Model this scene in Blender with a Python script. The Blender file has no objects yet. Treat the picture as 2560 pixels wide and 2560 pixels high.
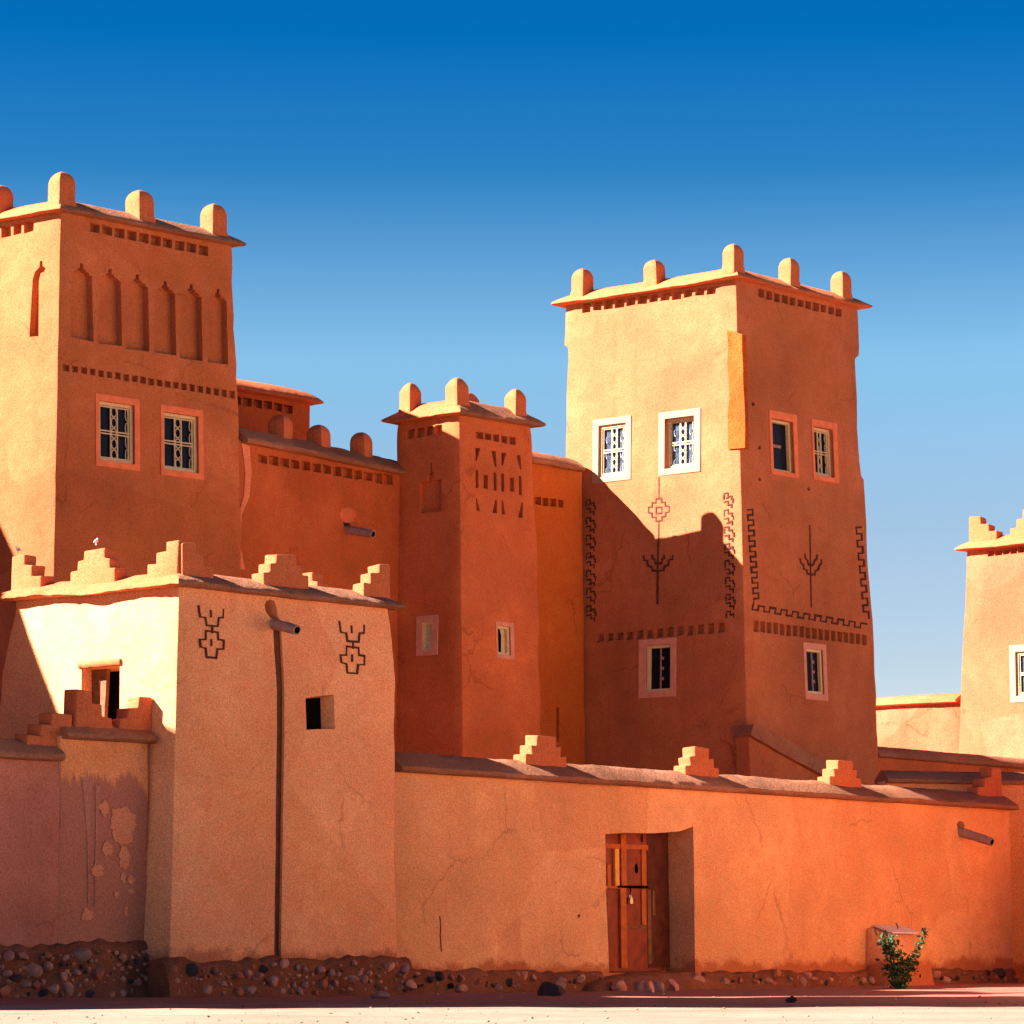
import bpy, bmesh, math, random
from mathutils import Vector, Matrix, noise
random.seed(7)
sc = bpy.context.scene
COL = sc.collection
R = math.radians

# ------------------------------------------------------------------ camera
F, HZ, EYE = 8000.0, 2355.0, 0.74          # focal length and horizon of the photograph (2560 px wide), eye height
PIT = math.atan((HZ - 1280) / F)
CAM = Vector((0, 0, EYE))
FW = Vector((0, math.cos(PIT), math.sin(PIT)))
UP = Vector((0, -math.sin(PIT), math.cos(PIT)))
RT = Vector((1, 0, 0))
cd = bpy.data.cameras.new("camera")
cd.sensor_width = 36; cd.lens = 36 * F / 2560
cd.clip_start = 0.5; cd.clip_end = 6000
cam = bpy.data.objects.new("camera", cd); COL.objects.link(cam)
cam.location = CAM; cam.rotation_euler = (math.pi / 2 + PIT, 0, 0)
sc.camera = cam

def ray(px, py):
    return FW + RT * ((px - 1280) / F) + UP * ((1280 - py) / F)
def at(px, py, Y):
    d = ray(px, py)
    return CAM + d * (Y / d.y)
def pix(p):
    v = p - CAM
    w = v.dot(FW)
    return 1280 + F * v.dot(RT) / w, 1280 - F * v.dot(UP) / w

# ------------------------------------------------------------------ light and sky
PHI = 10; TEL = 0.60
SUNH = Vector((math.cos(R(PHI)), math.sin(R(PHI)), 0))      # horizontal travel of the light
EL = math.atan(TEL)
SUND = Vector((SUNH.x * math.cos(EL), SUNH.y * math.cos(EL), -math.sin(EL)))
sl = bpy.data.lights.new("sun", 'SUN'); sl.energy = 4.4; sl.angle = R(0.53); sl.color = (1.0, 0.845, 0.79)
so = bpy.data.objects.new("sun", sl); COL.objects.link(so)
so.rotation_euler = SUND.to_track_quat('-Z', 'Y').to_euler(); so.location = (-30, 0, 40)
wd = bpy.data.worlds.new("World"); sc.world = wd; wd.use_nodes = True
nt = wd.node_tree; nt.nodes.clear()
def N(tree, typ, **kw):
    n = tree.nodes.new(typ)
    for k, v in kw.items(): setattr(n, k, v)
    return n
sky = N(nt, 'ShaderNodeTexSky'); sky.sky_type = 'NISHITA'; sky.sun_disc = False
sky.sun_elevation = EL; sky.sun_rotation = math.atan2(-SUNH.x, -SUNH.y)
sky.altitude = 1200; sky.air_density = 1.0; sky.dust_density = 0.3; sky.ozone_density = 2.0
tc = N(nt, 'ShaderNodeTexCoord'); sx = N(nt, 'ShaderNodeSeparateXYZ')
nt.links.new(tc.outputs['Generated'], sx.inputs[0])
# the sky deepens with height above the horizon (dry, very clear air)
rmp = N(nt, 'ShaderNodeValToRGB'); rmp.color_ramp.interpolation = 'LINEAR'
els = rmp.color_ramp.elements
SKY = [(0.0, (0.66, 0.54, 0.46)), (0.085, (0.47, 0.42, 0.42)), (0.13, (0.43, 0.43, 0.44)), (0.18, (0.38, 0.52, 0.53)), (0.237, (0.05, 0.27, 0.41)), (0.278, (0.001, 0.21, 0.40)), (0.42, (0.02, 0.12, 0.22))]
els[0].position = SKY[0][0]; els[0].color = (*SKY[0][1], 1)
els[1].position = SKY[1][0]; els[1].color = (*SKY[1][1], 1)
for p_, c_ in SKY[2:]:
    e = els.new(p_); e.color = (*c_, 1)
nt.links.new(sx.outputs['Z'], rmp.inputs[0])
mul = N(nt, 'ShaderNodeMix', data_type='RGBA', blend_type='MULTIPLY'); mul.inputs[0].default_value = 1.0
nt.links.new(sky.outputs[0], mul.inputs[6]); nt.links.new(rmp.outputs[0], mul.inputs[7])
bg = N(nt, 'ShaderNodeBackground'); bg.inputs[1].default_value = 0.0487
nt.links.new(mul.outputs[2], bg.inputs[0])
wo = N(nt, 'ShaderNodeOutputWorld'); nt.links.new(bg.outputs[0], wo.inputs[0])
sc.view_settings.view_transform = 'Standard'; sc.view_settings.look = 'None'
sc.view_settings.exposure = 2.68; sc.view_settings.gamma = 1; sc.view_settings.use_curve_mapping = False

# ------------------------------------------------------------------ materials
def mat_base(name):
    m = bpy.data.materials.new(name); m.use_nodes = True
    t = m.node_tree; t.nodes.clear()
    o = N(t, 'ShaderNodeOutputMaterial'); b = N(t, 'ShaderNodeBsdfPrincipled')
    t.links.new(b.outputs[0], o.inputs[0])
    b.inputs['Specular IOR Level'].default_value = 0.12
    return m, t, b
def noise_node(t, vec, scale, detail=4, rough=0.55, dist=0.0):
    n = N(t, 'ShaderNodeTexNoise'); n.inputs['Scale'].default_value = scale
    n.inputs['Detail'].default_value = detail; n.inputs['Roughness'].default_value = rough
    n.inputs['Distortion'].default_value = dist
    t.links.new(vec, n.inputs['Vector']); return n
def rng(t, val, a, b, c=0.0, d=1.0):
    n = N(t, 'ShaderNodeMapRange'); n.inputs[1].default_value = a; n.inputs[2].default_value = b
    n.inputs[3].default_value = c; n.inputs[4].default_value = d
    t.links.new(val, n.inputs[0]); return n.outputs[0]
def mixc(t, fac, a, b, mode='MIX'):
    n = N(t, 'ShaderNodeMix', data_type='RGBA', blend_type=mode)
    if isinstance(fac, (int, float)): n.inputs[0].default_value = fac
    else: t.links.new(fac, n.inputs[0])
    for i, v in ((6, a), (7, b)):
        if isinstance(v, tuple): n.inputs[i].default_value = (*v, 1) if len(v) == 3 else v
        else: t.links.new(v, n.inputs[i])
    return n.outputs[2]

def plaster(name, c, var=0.18, stain=0.55, bump=0.45, pit=0.5, low=None, rough=0.95, straw=0.0):
    """earth plaster: broad mottling, rain streaks, fine grain, straw pits; 'low' = (z, colour) a ragged damp stain"""
    m, t, b = mat_base(name)
    g = N(t, 'ShaderNodeTexCoord').outputs['Object']
    mp = N(t, 'ShaderNodeMapping'); mp.inputs['Scale'].default_value = (1, 1, 0.16); t.links.new(g, mp.inputs[0])
    big = noise_node(t, g, 0.55, 5, 0.6); mid = noise_node(t, g, 3.2, 5, 0.6)
    streak = noise_node(t, mp.outputs[0], 3.0, 4, 0.6); fine = noise_node(t, g, 48, 3, 0.75)
    dark = tuple(x * (1 - var * 1.6) for x in c); lite = tuple(min(1, x * (1 + var)) for x in c)
    col = mixc(t, rng(t, big.outputs[0], 0.32, 0.68), dark, lite)
    col = mixc(t, rng(t, mid.outputs[0], 0.40, 0.72, 0, 0.75), col, tuple(x * k for x, k in zip(c, (0.92, 0.78, 0.72))))
    col = mixc(t, rng(t, streak.outputs[0], 0.56, 0.80, 0, stain), col, tuple(x * k for x, k in zip(c, (0.70, 0.55, 0.50))))
    if low:
        sxz = N(t, 'ShaderNodeSeparateXYZ'); t.links.new(g, sxz.inputs[0])
        ad = N(t, 'ShaderNodeMath', operation='ADD'); t.links.new(sxz.outputs['Z'], ad.inputs[0])
        t.links.new(rng(t, noise_node(t, mp.outputs[0] if low[0] > 1 else g, 5.0 if low[0] > 1 else 1.6, 7, 0.68).outputs[0], 0.3, 0.7, -0.32 if low[0] > 1 else -0.16, 0.32 if low[0] > 1 else 0.16), ad.inputs[1])
        col = mixc(t, rng(t, ad.outputs[0], low[0] + 0.06, low[0] - 0.06, 0, 0.92), col, low[1])
    col = mixc(t, rng(t, fine.outputs[0], 0.35, 0.68, 0.0, 1.0), mixc(t, 1.0, col, (0.66, 0.62, 0.60), 'MULTIPLY'), mixc(t, 1.0, col, (1.20, 1.24, 1.26), 'MULTIPLY'))
    vo = N(t, 'ShaderNodeTexVoronoi'); vo.inputs['Scale'].default_value = 4.2
    wv = noise_node(t, g, 6, 3); t.links.new(mixc(t, 0.12, g, wv.outputs['Color']), vo.inputs['Vector'])
    pits = rng(t, vo.outputs['Distance'], 0.05, 0.10, 1.0, 0.0)
    sel = noise_node(t, g, 1.9, 2); pm = N(t, 'ShaderNodeMath', operation='MULTIPLY')
    t.links.new(pits, pm.inputs[0]); t.links.new(rng(t, sel.outputs[0], 0.5, 0.62, 0, pit), pm.inputs[1])
    col = mixc(t, pm.outputs[0], col, tuple(x * 0.35 for x in c))
    ve = N(t, 'ShaderNodeTexVoronoi', feature='DISTANCE_TO_EDGE'); ve.inputs['Scale'].default_value = 0.75
    t.links.new(mixc(t, 0.30, g, noise_node(t, g, 2.2, 5, 0.7).outputs['Color']), ve.inputs['Vector'])
    cm = N(t, 'ShaderNodeMath', operation='MULTIPLY'); t.links.new(rng(t, ve.outputs['Distance'], 0.004, 0.011, 1, 0), cm.inputs[0])
    t.links.new(rng(t, noise_node(t, g, 0.9, 3).outputs[0], 0.52, 0.60, 0, 0.55), cm.inputs[1])
    col = mixc(t, cm.outputs[0], col, tuple(x * k for x, k in zip(c, (0.45, 0.36, 0.34))))
    # repaired areas: slightly different mixes of mud with ragged borders
    vr = N(t, 'ShaderNodeTexVoronoi'); vr.inputs['Scale'].default_value = 0.42
    t.links.new(mixc(t, 0.22, g, noise_node(t, g, 1.6, 6, 0.7).outputs['Color']), vr.inputs['Vector'])
    sr = N(t, 'ShaderNodeSeparateColor'); t.links.new(vr.outputs['Color'], sr.inputs[0])
    col = mixc(t, rng(t, sr.outputs[0], 0.55, 0.62, 0, 0.55), col, mixc(t, 1.0, col, (0.88, 0.80, 0.76), 'MULTIPLY'))
    col = mixc(t, rng(t, sr.outputs[1], 0.70, 0.76, 0, 0.60), col, mixc(t, 1.0, col, (1.05, 1.10, 1.16), 'MULTIPLY'))
    t.links.new(col, b.inputs['Base Color'])
    b.inputs['Roughness'].default_value = rough
    # bump: trowel waves + grain + pits
    h1 = rng(t, mid.outputs[0], 0, 1, 0, 0.032)
    h2 = rng(t, noise_node(t, g, 26, 5, 0.65).outputs[0], 0, 1, 0, 0.006 + 0.02 * straw)
    h3 = rng(t, pm.outputs[0], 0, 1, 0, -0.012)
    h4 = rng(t, big.outputs[0], 0, 1, 0, 0.10)
    s = h1
    for h in (h2, h3, h4):
        a = N(t, 'ShaderNodeMath', operation='ADD'); t.links.new(s, a.inputs[0]); t.links.new(h, a.inputs[1]); s = a.outputs[0]
    bp = N(t, 'ShaderNodeBump'); bp.inputs['Strength'].default_value = bump; bp.inputs['Distance'].default_value = 1.0
    t.links.new(s, bp.inputs['Height']); t.links.new(bp.outputs[0], b.inputs['Normal'])
    return m
def simple(name, c, rough=0.8, spec=0.2, var=0.25, scale=14, bump=0.2, bh=0.004, metal=0.0):
    m, t, b = mat_base(name)
    g = N(t, 'ShaderNodeTexCoord').outputs['Object']
    n1 = noise_node(t, g, scale, 5, 0.65)
    col = mixc(t, rng(t, n1.outputs[0], 0.3, 0.7), tuple(x * (1 - var) for x in c), tuple(min(1, x * (1 + var)) for x in c))
    t.links.new(col, b.inputs['Base Color'])
    b.inputs['Roughness'].default_value = rough; b.inputs['Specular IOR Level'].default_value = spec; b.inputs['Metallic'].default_value = metal
    bp = N(t, 'ShaderNodeBump'); bp.inputs['Strength'].default_value = bump
    t.links.new(rng(t, n1.outputs[0], 0, 1, 0, bh), bp.inputs['Height']); bp.inputs['Distance'].default_value = 1
    t.links.new(bp.outputs[0], b.inputs['Normal'])
    return m

M = {}
M['tower'] = plaster('tower_plaster', (0.614, 0.176, 0.061))
M['tower_l'] = plaster('left_tower_plaster', (0.530, 0.177, 0.066))
M['tower_b'] = plaster('big_tower_plaster', (0.484, 0.166, 0.069))
M['near'] = plaster('near_plaster', (0.96, 0.440, 0.205), low=(0.60, (0.50, 0.175, 0.085)), var=0.12, stain=0.22)
M['yard'] = plaster('yard_wall_plaster', (0.86, 0.43, 0.195), low=(0.40, (0.48, 0.14, 0.055)), var=0.14, stain=0.25)
M['mid'] = plaster('middle_wall_plaster', (0.502, 0.133, 0.040))
M['link'] = plaster('ochre_plaster', (0.539, 0.147, 0.028), var=0.10, stain=0.2)
M['gate'] = plaster('gate_wall_plaster', (0.86, 0.36, 0.145), low=(2.95, (0.46, 0.180, 0.118)), stain=0.4)
M['lowwall'] = plaster('stained_wall_plaster', (0.52, 0.205, 0.135), stain=0.4)
M['far'] = plaster('far_plaster', (0.558, 0.160, 0.074))
M['coping'] = plaster('straw_coping', (0.391, 0.181, 0.098), var=0.25, stain=0.4, bump=0.9, pit=0.9, straw=1.0)
M['merlon'] = plaster('merlon_plaster', (0.595, 0.186, 0.074), var=0.10, stain=0.15, pit=0.2)
M['patch'] = plaster('patch_plaster', (0.72, 0.30, 0.155), var=0.1, stain=0.1)
M['seam'] = plaster('seam_plaster', (0.78, 0.28, 0.14), var=0.1, stain=0.1)
M['halo'] = plaster('halo_plaster', (0.70, 0.20, 0.075))
M['drip'] = plaster('limewash_drip', (0.50, 0.24, 0.17), var=0.1, stain=0.1)
M['ochre'] = plaster('raw_ochre_patch', (0.50, 0.098, 0.015), var=0.25, stain=0.3, bump=1.0, straw=1.0)
M['mud'] = plaster('damp_mud', (0.26, 0.095, 0.05), var=0.3, stain=0.4, bump=0.9, straw=1.0)
M['lime'] = plaster('bounce_plaster', (0.95, 0.57, 0.32))  # tone chosen so the added block bounces warm light
M['pinkpaint'] = simple('pink_paint', (0.74, 0.30, 0.19), var=0.15, scale=6)
M['redpaint'] = simple('coral_paint', (0.72, 0.20, 0.08), var=0.18, scale=5)
M['palepink'] = simple('faded_pink_paint', (0.60, 0.270, 0.180), var=0.15, scale=6)
M['white'] = simple('white_paint', (0.34, 0.232, 0.155), var=0.06, scale=8)
M['cream'] = simple('cream_wood', (0.62, 0.50, 0.27), rough=0.6, var=0.2, scale=20)
M['iron'] = simple('cream_iron', (0.55, 0.47, 0.29), rough=0.5, var=0.3, scale=40)
M['glass'] = simple('dark_glass', (0.008, 0.009, 0.014), rough=0.3, spec=0.12, var=0.3, scale=3, bump=0.02)
M['skyglass'] = simple('sky_glass', (0.05, 0.075, 0.11), rough=0.15, spec=0.6, var=0.5, scale=12, bump=0.05)
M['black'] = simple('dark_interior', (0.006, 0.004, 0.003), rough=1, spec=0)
M['groove'] = simple('carved_line', (0.085, 0.030, 0.020), rough=1, var=0.35, scale=12)
M['wood'] = simple('old_wood', (0.20, 0.085, 0.035), rough=0.75, var=0.4, scale=9)
M['clay'] = simple('grey_clay', (0.33, 0.20, 0.165), rough=0.85, var=0.3, scale=14)
M['brown'] = simple('drain_brown', (0.13, 0.045, 0.022), rough=0.9, var=0.3, scale=8)
M['doorred'] = simple('red_sheet_metal', (0.22, 0.030, 0.008), rough=0.55, spec=0.3, var=0.35, scale=5)
M['doorshade'] = simple('door_shade', (0.10, 0.022, 0.010), rough=0.7, var=0.4, scale=6)  # shade tone for the right part of the door leaf
M['doororange'] = simple('orange_batten', (0.44, 0.105, 0.020), rough=0.6, var=0.3, scale=8)
M['dooryellow'] = simple('yellow_batten', (0.80, 0.40, 0.07), rough=0.6, var=0.2, scale=8)
M['stone'] = simple('pink_stone', (0.48, 0.215, 0.150), rough=0.9, var=0.3, scale=9, bump=0.6, bh=0.02)
M['stone2'] = simple('grey_stone', (0.33, 0.165, 0.125), rough=0.9, var=0.3, scale=11, bump=0.6, bh=0.02)
M['stone3'] = simple('dark_stone', (0.055, 0.038, 0.036), rough=0.9, var=0.3, scale=11, bump=0.6, bh=0.02)
M['stone4'] = simple('red_stone', (0.36, 0.12, 0.065), rough=0.9, var=0.3, scale=11, bump=0.6, bh=0.02)
M['skytint'] = simple('sky_tinted_slab', (0.66, 0.60, 0.66), rough=0.6, var=0.12, scale=7)  # lilac skylight on the box top, put into the colour
M['leaf'] = simple('leaf', (0.028, 0.055, 0.016), rough=0.6, var=0.5, scale=25)
M['leafd'] = simple('dusty_leaf', (0.10, 0.115, 0.045), rough=0.8, var=0.4, scale=25)
M['stem'] = simple('twig', (0.12, 0.07, 0.035), rough=0.9)
M['brass'] = simple('brass', (0.75, 0.62, 0.25), rough=0.35, metal=0.3, var=0.1)
M['steel'] = simple('steel', (0.35, 0.40, 0.55), rough=0.3, metal=0.8, var=0.1)
M['birdd'] = simple('dark_feather', (0.06, 0.055, 0.06), rough=0.8)
M['birdw'] = simple('white_feather', (0.75, 0.72, 0.68), rough=0.8)

# ------------------------------------------------------------------ object helpers
def thing(name, label, cat, loc=(0, 0, 0), group=None):
    o = bpy.data.objects.new(name, None); COL.objects.link(o)
    o.empty_display_size = 0.3; o.location = loc; o['label'] = label; o['category'] = cat
    if group: o['group'] = group
    return o
def tag(o, label, cat, group=None):
    o['label'] = label; o['category'] = cat
    if group: o['group'] = group
    return o
def origin_of(o):
    v = Vector((0, 0, 0))
    while o: v = v + Vector(o.location); o = o.parent
    return v
def link(name, me, parent=None):
    o = bpy.data.objects.new(name, me); COL.objects.link(o)
    if parent:
        o.parent = parent
        o.matrix_parent_inverse = Matrix.Translation(-origin_of2(parent))
    return o
def origin_of2(o):
    # world position of a thing (parts sit at the world origin with world-space vertices)
    if o.type == 'EMPTY': return Vector(o.location)
    return Vector((0, 0, 0)) if o.get('_w') is None else Vector(o['_w'])
def finish(name, bm, mats, parent=None, smooth=None, recalc=True):
    if recalc: bmesh.ops.recalc_face_normals(bm, faces=bm.faces)
    me = bpy.data.meshes.new(name); bm.to_mesh(me); bm.free()
    for m in (mats if isinstance(mats, (list, tuple)) else [mats]): me.materials.append(m)
    if smooth is not None:
        me.shade_smooth(); me.set_sharp_from_angle(angle=R(smooth))
    return link(name, me, parent)
def nz(p, s=1.0, seed=0.0):
    return noise.noise(Vector((p[0] * s + seed, p[1] * s + seed * 1.7, p[2] * s - seed)))

def add_box(bm, o, ax, ay, az, mi=0):
    """box from corner o spanned by three vectors"""
    vs = [bm.verts.new(o + ax * i + ay * j + az * k) for k in (0, 1) for j in (0, 1) for i in (0, 1)]
    for f in ((0, 2, 3, 1), (4, 5, 7, 6), (0, 1, 5, 4), (2, 6, 7, 3), (0, 4, 6, 2), (1, 3, 7, 5)):
        fc = bm.faces.new([vs[i] for i in f]); fc.material_index = mi
def add_prism(bm, pts_a, pts_b, mi=0):
    a = [bm.verts.new(p) for p in pts_a]; b = [bm.verts.new(p) for p in pts_b]; n = len(a)
    fs = [bm.faces.new(a[::-1]), bm.faces.new(b)]
    for i in range(n): fs.append(bm.faces.new((a[i], a[(i + 1) % n], b[(i + 1) % n], b[i])))
    for f in fs: f.material_index = mi
def add_loft(bm, rings, cap=True, mi=0):
    vr = [[bm.verts.new(p) for p in r] for r in rings]; n = len(vr[0])
    for a, b in zip(vr, vr[1:]):
        for i in range(n):
            f = bm.faces.new((a[i], a[(i + 1) % n], b[(i + 1) % n], b[i])); f.material_index = mi
    if cap:
        bm.faces.new(vr[0][::-1]).material_index = mi; bm.faces.new(vr[-1]).material_index = mi
def add_tube(bm, path, radii, seg=10, mi=0, cap=True):
    rings = []
    for i, p in enumerate(path):
        a = path[max(0, i - 1)]; b = path[min(len(path) - 1, i + 1)]
        d = (b - a).normalized(); ref = Vector((0, 0, 1)) if abs(d.z) < 0.9 else Vector((1, 0, 0))
        s = d.cross(ref).normalized(); u = s.cross(d)
        r = radii[i] if isinstance(radii, (list, tuple)) else radii
        rings.append([p + (s * math.cos(2 * math.pi * k / seg) + u * math.sin(2 * math.pi * k / seg)) * r for k in range(seg)])
    add_loft(bm, rings, cap, mi)
def add_rock(bm, c, size, seed, mi=0, sub=2, flat=1.0):
    r = bmesh.ops.create_icosphere(bm, subdivisions=sub, radius=1.0)
    rr = random.Random(seed); pl_ = []
    for _ in range(9):
        d = Vector((rr.gauss(0, 1), rr.gauss(0, 1), rr.gauss(0, 1))).normalized(); pl_.append((d, rr.uniform(0.55, 0.85)))
    rot = Matrix.Rotation(seed * 1.3, 3, 'Z') @ Matrix.Rotation(math.sin(seed) * 0.5, 3, 'X')
    for v in r['verts']:
        p = v.co.copy()
        q = 1 + 0.25 * nz(p, 1.1, seed * 3.1)
        p = p * q
        for d, w in pl_:
            e = p.dot(d) - w
            if e > 0: p = p - d * e
        p = p * (1 + 0.10 * nz(p, 3.5, seed))
        p = rot @ Vector((p.x * size[0], p.y * size[1], p.z * size[2]))
        v.co = c + p
    for v in r['verts']:
        for f in v.link_faces: f.material_index = mi

# ------------------------------------------------------------------ wall faces
class Face:
    """a (battered) wall plane: corner line from base to top and a horizontal direction"""
    def __init__(s, cb, ct, u):
        s.o = cb; s.u = u.normalized(); w = (ct - cb).normalized()
        n = s.u.cross(w).normalized()
        if n.dot(CAM - cb) < 0: n = -n
        s.n = n; s.nh = Vector((n.x, n.y, 0)).normalized()
        v = n.cross(s.u)
        s.v = v if v.z > 0 else -v
    def hit(s, px, py, off=0.0):
        d = ray(px, py); o = s.o + s.n * off
        return CAM + d * ((o - CAM).dot(s.n) / d.dot(s.n))
    def uv(s, px, py, off=0.0):
        p = s.hit(px, py, off) - s.o
        return p.dot(s.u), p.dot(s.v)
    def P(s, u, v, off=0.0):
        return s.o + s.u * u + s.v * v + s.n * off
    def atz(s, px, z, off=0.0):
        """point on the plane (moved out by off) seen in column px at height z"""
        a, b = 0.0, 2700.0
        for _ in range(40):
            m = (a + b) / 2
            if s.hit(px, m, off).z > z: a = m
            else: b = m
        return s.hit(px, (a + b) / 2, off)
def udir(a):      # horizontal direction, a degrees from the view axis (left faces: negative, pointing right and nearer)
    return Vector((math.sin(R(a)), math.cos(R(a)), 0)) if a > 0 else Vector((math.sin(R(-a)), -math.cos(R(-a)), 0))

def interp_poly(poly, z):
    pts = sorted(poly, key=lambda p: -p.z)
    if z >= pts[0].z: a, b = pts[0], pts[1]
    elif z <= pts[-1].z: a, b = pts[-2], pts[-1]
    else:
        for a, b in zip(pts, pts[1:]):
            if a.z >= z >= b.z: break
    t = (z - a.z) / (b.z - a.z) if abs(b.z - a.z) > 1e-6 else 0
    return a + (b - a) * t

def round_ring(c, r=0.07, n=9, jit=0.012, seed=0.0, wear=1.0):
    """closed ring through the corners c with rounded corners and a hand-built waviness"""
    out = []; k = len(c)
    for i in range(k):
        A, B = c[i], c[(i + 1) % k]; L = (B - A).length; d = (B - A) / L
        P0 = c[i - 1]; dp = (A - P0).normalized()
        rr = min(r, L * 0.3)
        for t in (0.0, 0.5, 1.0):
            p0 = A - dp * rr; p2 = A + d * rr
            out.append((1 - t) ** 2 * p0 + 2 * t * (1 - t) * A + t * t * p2)
        for j in range(1, n):
            out.append(A + d * (rr + (L - 2 * rr) * j / n))
    worn = [i % (n + 2) < 3 for i in range(len(out))]
    ctr = sum(c, Vector()) / k
    res = []
    for p, wn in zip(out, worn):
        o = Vector((p.x - ctr.x, p.y - ctr.y, 0)).normalized()
        e = -0.030 * wear * (jit / 0.014) * (0.5 + nz((0, 0, p.z), 1.3, seed + 11) + 0.7 * nz((0, 0, p.z), 4.1, seed + 3)) if wn else 0
        res.append(p + o * (e + jit * (nz(p, 0.9, seed) * 1.2 + 0.5 * nz(p, 2.7, seed + 5))))
    return res

def body(name, rings_at, z0, z1, mat, parent, cutter=None, extra=(), levels=26, r=0.07, jit=0.014, seed=0.0, n=9):
    zs = sorted(set([round(z0 + (z1 - z0) * i / levels, 4) for i in range(levels + 1)] + [round(z, 4) for z in extra if z0 < z < z1]))
    bm = bmesh.new()
    add_loft(bm, [round_ring(rings_at(z), r, n, jit, seed) for z in zs])
    o = finish(name, bm, mat, None)
    return cut(o, cutter, parent)
def cut(o, cutter, parent):
    if cutter is not None and len(cutter.verts):
        bmesh.ops.recalc_face_normals(cutter, faces=cutter.faces)
        cm = bpy.data.meshes.new('cutter'); cutter.to_mesh(cm); cutter.free()
        co = bpy.data.objects.new('cutter', cm); COL.objects.link(co)
        md = o.modifiers.new('b', 'BOOLEAN'); md.operation = 'DIFFERENCE'; md.object = co; md.solver = 'EXACT'
        bpy.context.view_layer.update()
        dg = bpy.context.evaluated_depsgraph_get()
        me = bpy.data.meshes.new_from_object(o.evaluated_get(dg))
        o.modifiers.clear(); old = o.data; o.data = me; me.name = o.name
        bpy.data.meshes.remove(old)
        bpy.data.objects.remove(co); bpy.data.meshes.remove(cm)
    o.data.shade_smooth(); o.data.set_sharp_from_angle(angle=R(28))
    if parent:
        o.parent = parent; o.matrix_parent_inverse = Matrix.Translation(-origin_of2(parent))
    return o

def hole_px(bm, face, pts, depth, off=0.25):
    uv = [face.uv(*p) for p in pts]
    hole_uv(bm, face, uv, depth, off)
def hole_uv(bm, face, uv, depth, off=0.25):
    add_prism(bm, [face.P(u, v, -depth) for u, v in uv], [face.P(u, v, off) for u, v in uv])
def dentils(bm, face, tl, tr, br, bl, n, fill=0.78, depth=0.13, jit=0.10):
    TL, TR, BR, BL = [Vector((*face.uv(*p), 0)) for p in (tl, tr, br, bl)]
    for i in range(n):
        f = fill * (1 + random.uniform(-jit, jit)); s = (i + (1 - f) / 2) / n; e = s + f / n
        c = [TL.lerp(TR, s), TL.lerp(TR, e), BL.lerp(BR, e), BL.lerp(BR, s)]
        j = (c[1] - c[0]).length * jit * 0.6
        c = [p + Vector((random.uniform(-j, j) * .5, random.uniform(-j, j), 0)) for p in c]
        hole_uv(bm, face, [(p.x, p.y) for p in c], depth)

def coping_ring(name, corners, z, parent, over=0.20, h=0.26, inner=0.28, thick=0.045, mat=None, seed=0.0, sag=0.02, n=44, jit=0.026):
    """sloping mud coping around a closed plan"""
    k = len(corners); ctr = sum(corners, Vector()) / k
    def off(d):
        res = []
        for i in range(k):
            A = corners[i - 1]; B = corners[i]; C_ = corners[(i + 1) % k]
            d1 = Vector((B.x - A.x, B.y - A.y, 0)).normalized(); d2 = Vector((C_.x - B.x, C_.y - B.y, 0)).normalized()
            n1 = Vector((d1.y, -d1.x, 0)); n2 = Vector((d2.y, -d2.x, 0))
            if n1.dot(B - ctr) < 0: n1 = -n1
            if n2.dot(B - ctr) < 0: n2 = -n2
            b = (n1 + n2) / (1 + n1.dot(n2))
            res.append(Vector((B.x, B.y, 0)) + b * d)
        return res
    rings = []
    for d, dz, jj in ((-0.1, -0.03, 0), (over - 0.04, -0.025, 0.6), (over, 0.0, 1), (over - 0.012, thick * .8, 1), (over * 0.5, thick + h * 0.20, 0.8), (-0.02, thick + h * 0.46, 0.6), (-inner * 0.6, thick + h * .82, 0.5), (-inner, h + thick, 0.3)):
        c = off(d); ring = []
        for i in range(k):
            A, B = c[i], c[(i + 1) % k]
            for j in range(n):
                p = A.lerp(B, j / n); w = Vector((p.x, p.y, z + dz))
                o = Vector((p.x - ctr.x, p.y - ctr.y, 0)).normalized()
                a = nz(w, 1.4, seed) + 0.6 * nz(w, 5.0, seed + 3) + 0.55 * nz(w, 13.0, seed + 6)
                w = w + o * (a * jit * jj) + Vector((0, 0, 1)) * (jj * (nz(w, 1.1, seed + 9) * jit + 0.4 * nz(w, 7, seed) * jit) - sag * jj * math.sin(math.pi * j / n))
                ring.append(w)
        rings.append(ring)
    bm = bmesh.new(); add_loft(bm, rings)
    if not mat:
        bm.faces.ensure_lookup_table()
        for q, f in enumerate(bm.faces):
            if q < (len(rings) - 1) * k * n and (q % (k * n)) < n: f.material_index = 1
    return finish(name, bm, mat or [M['coping'], M['merlon']], parent, smooth=38)

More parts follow.
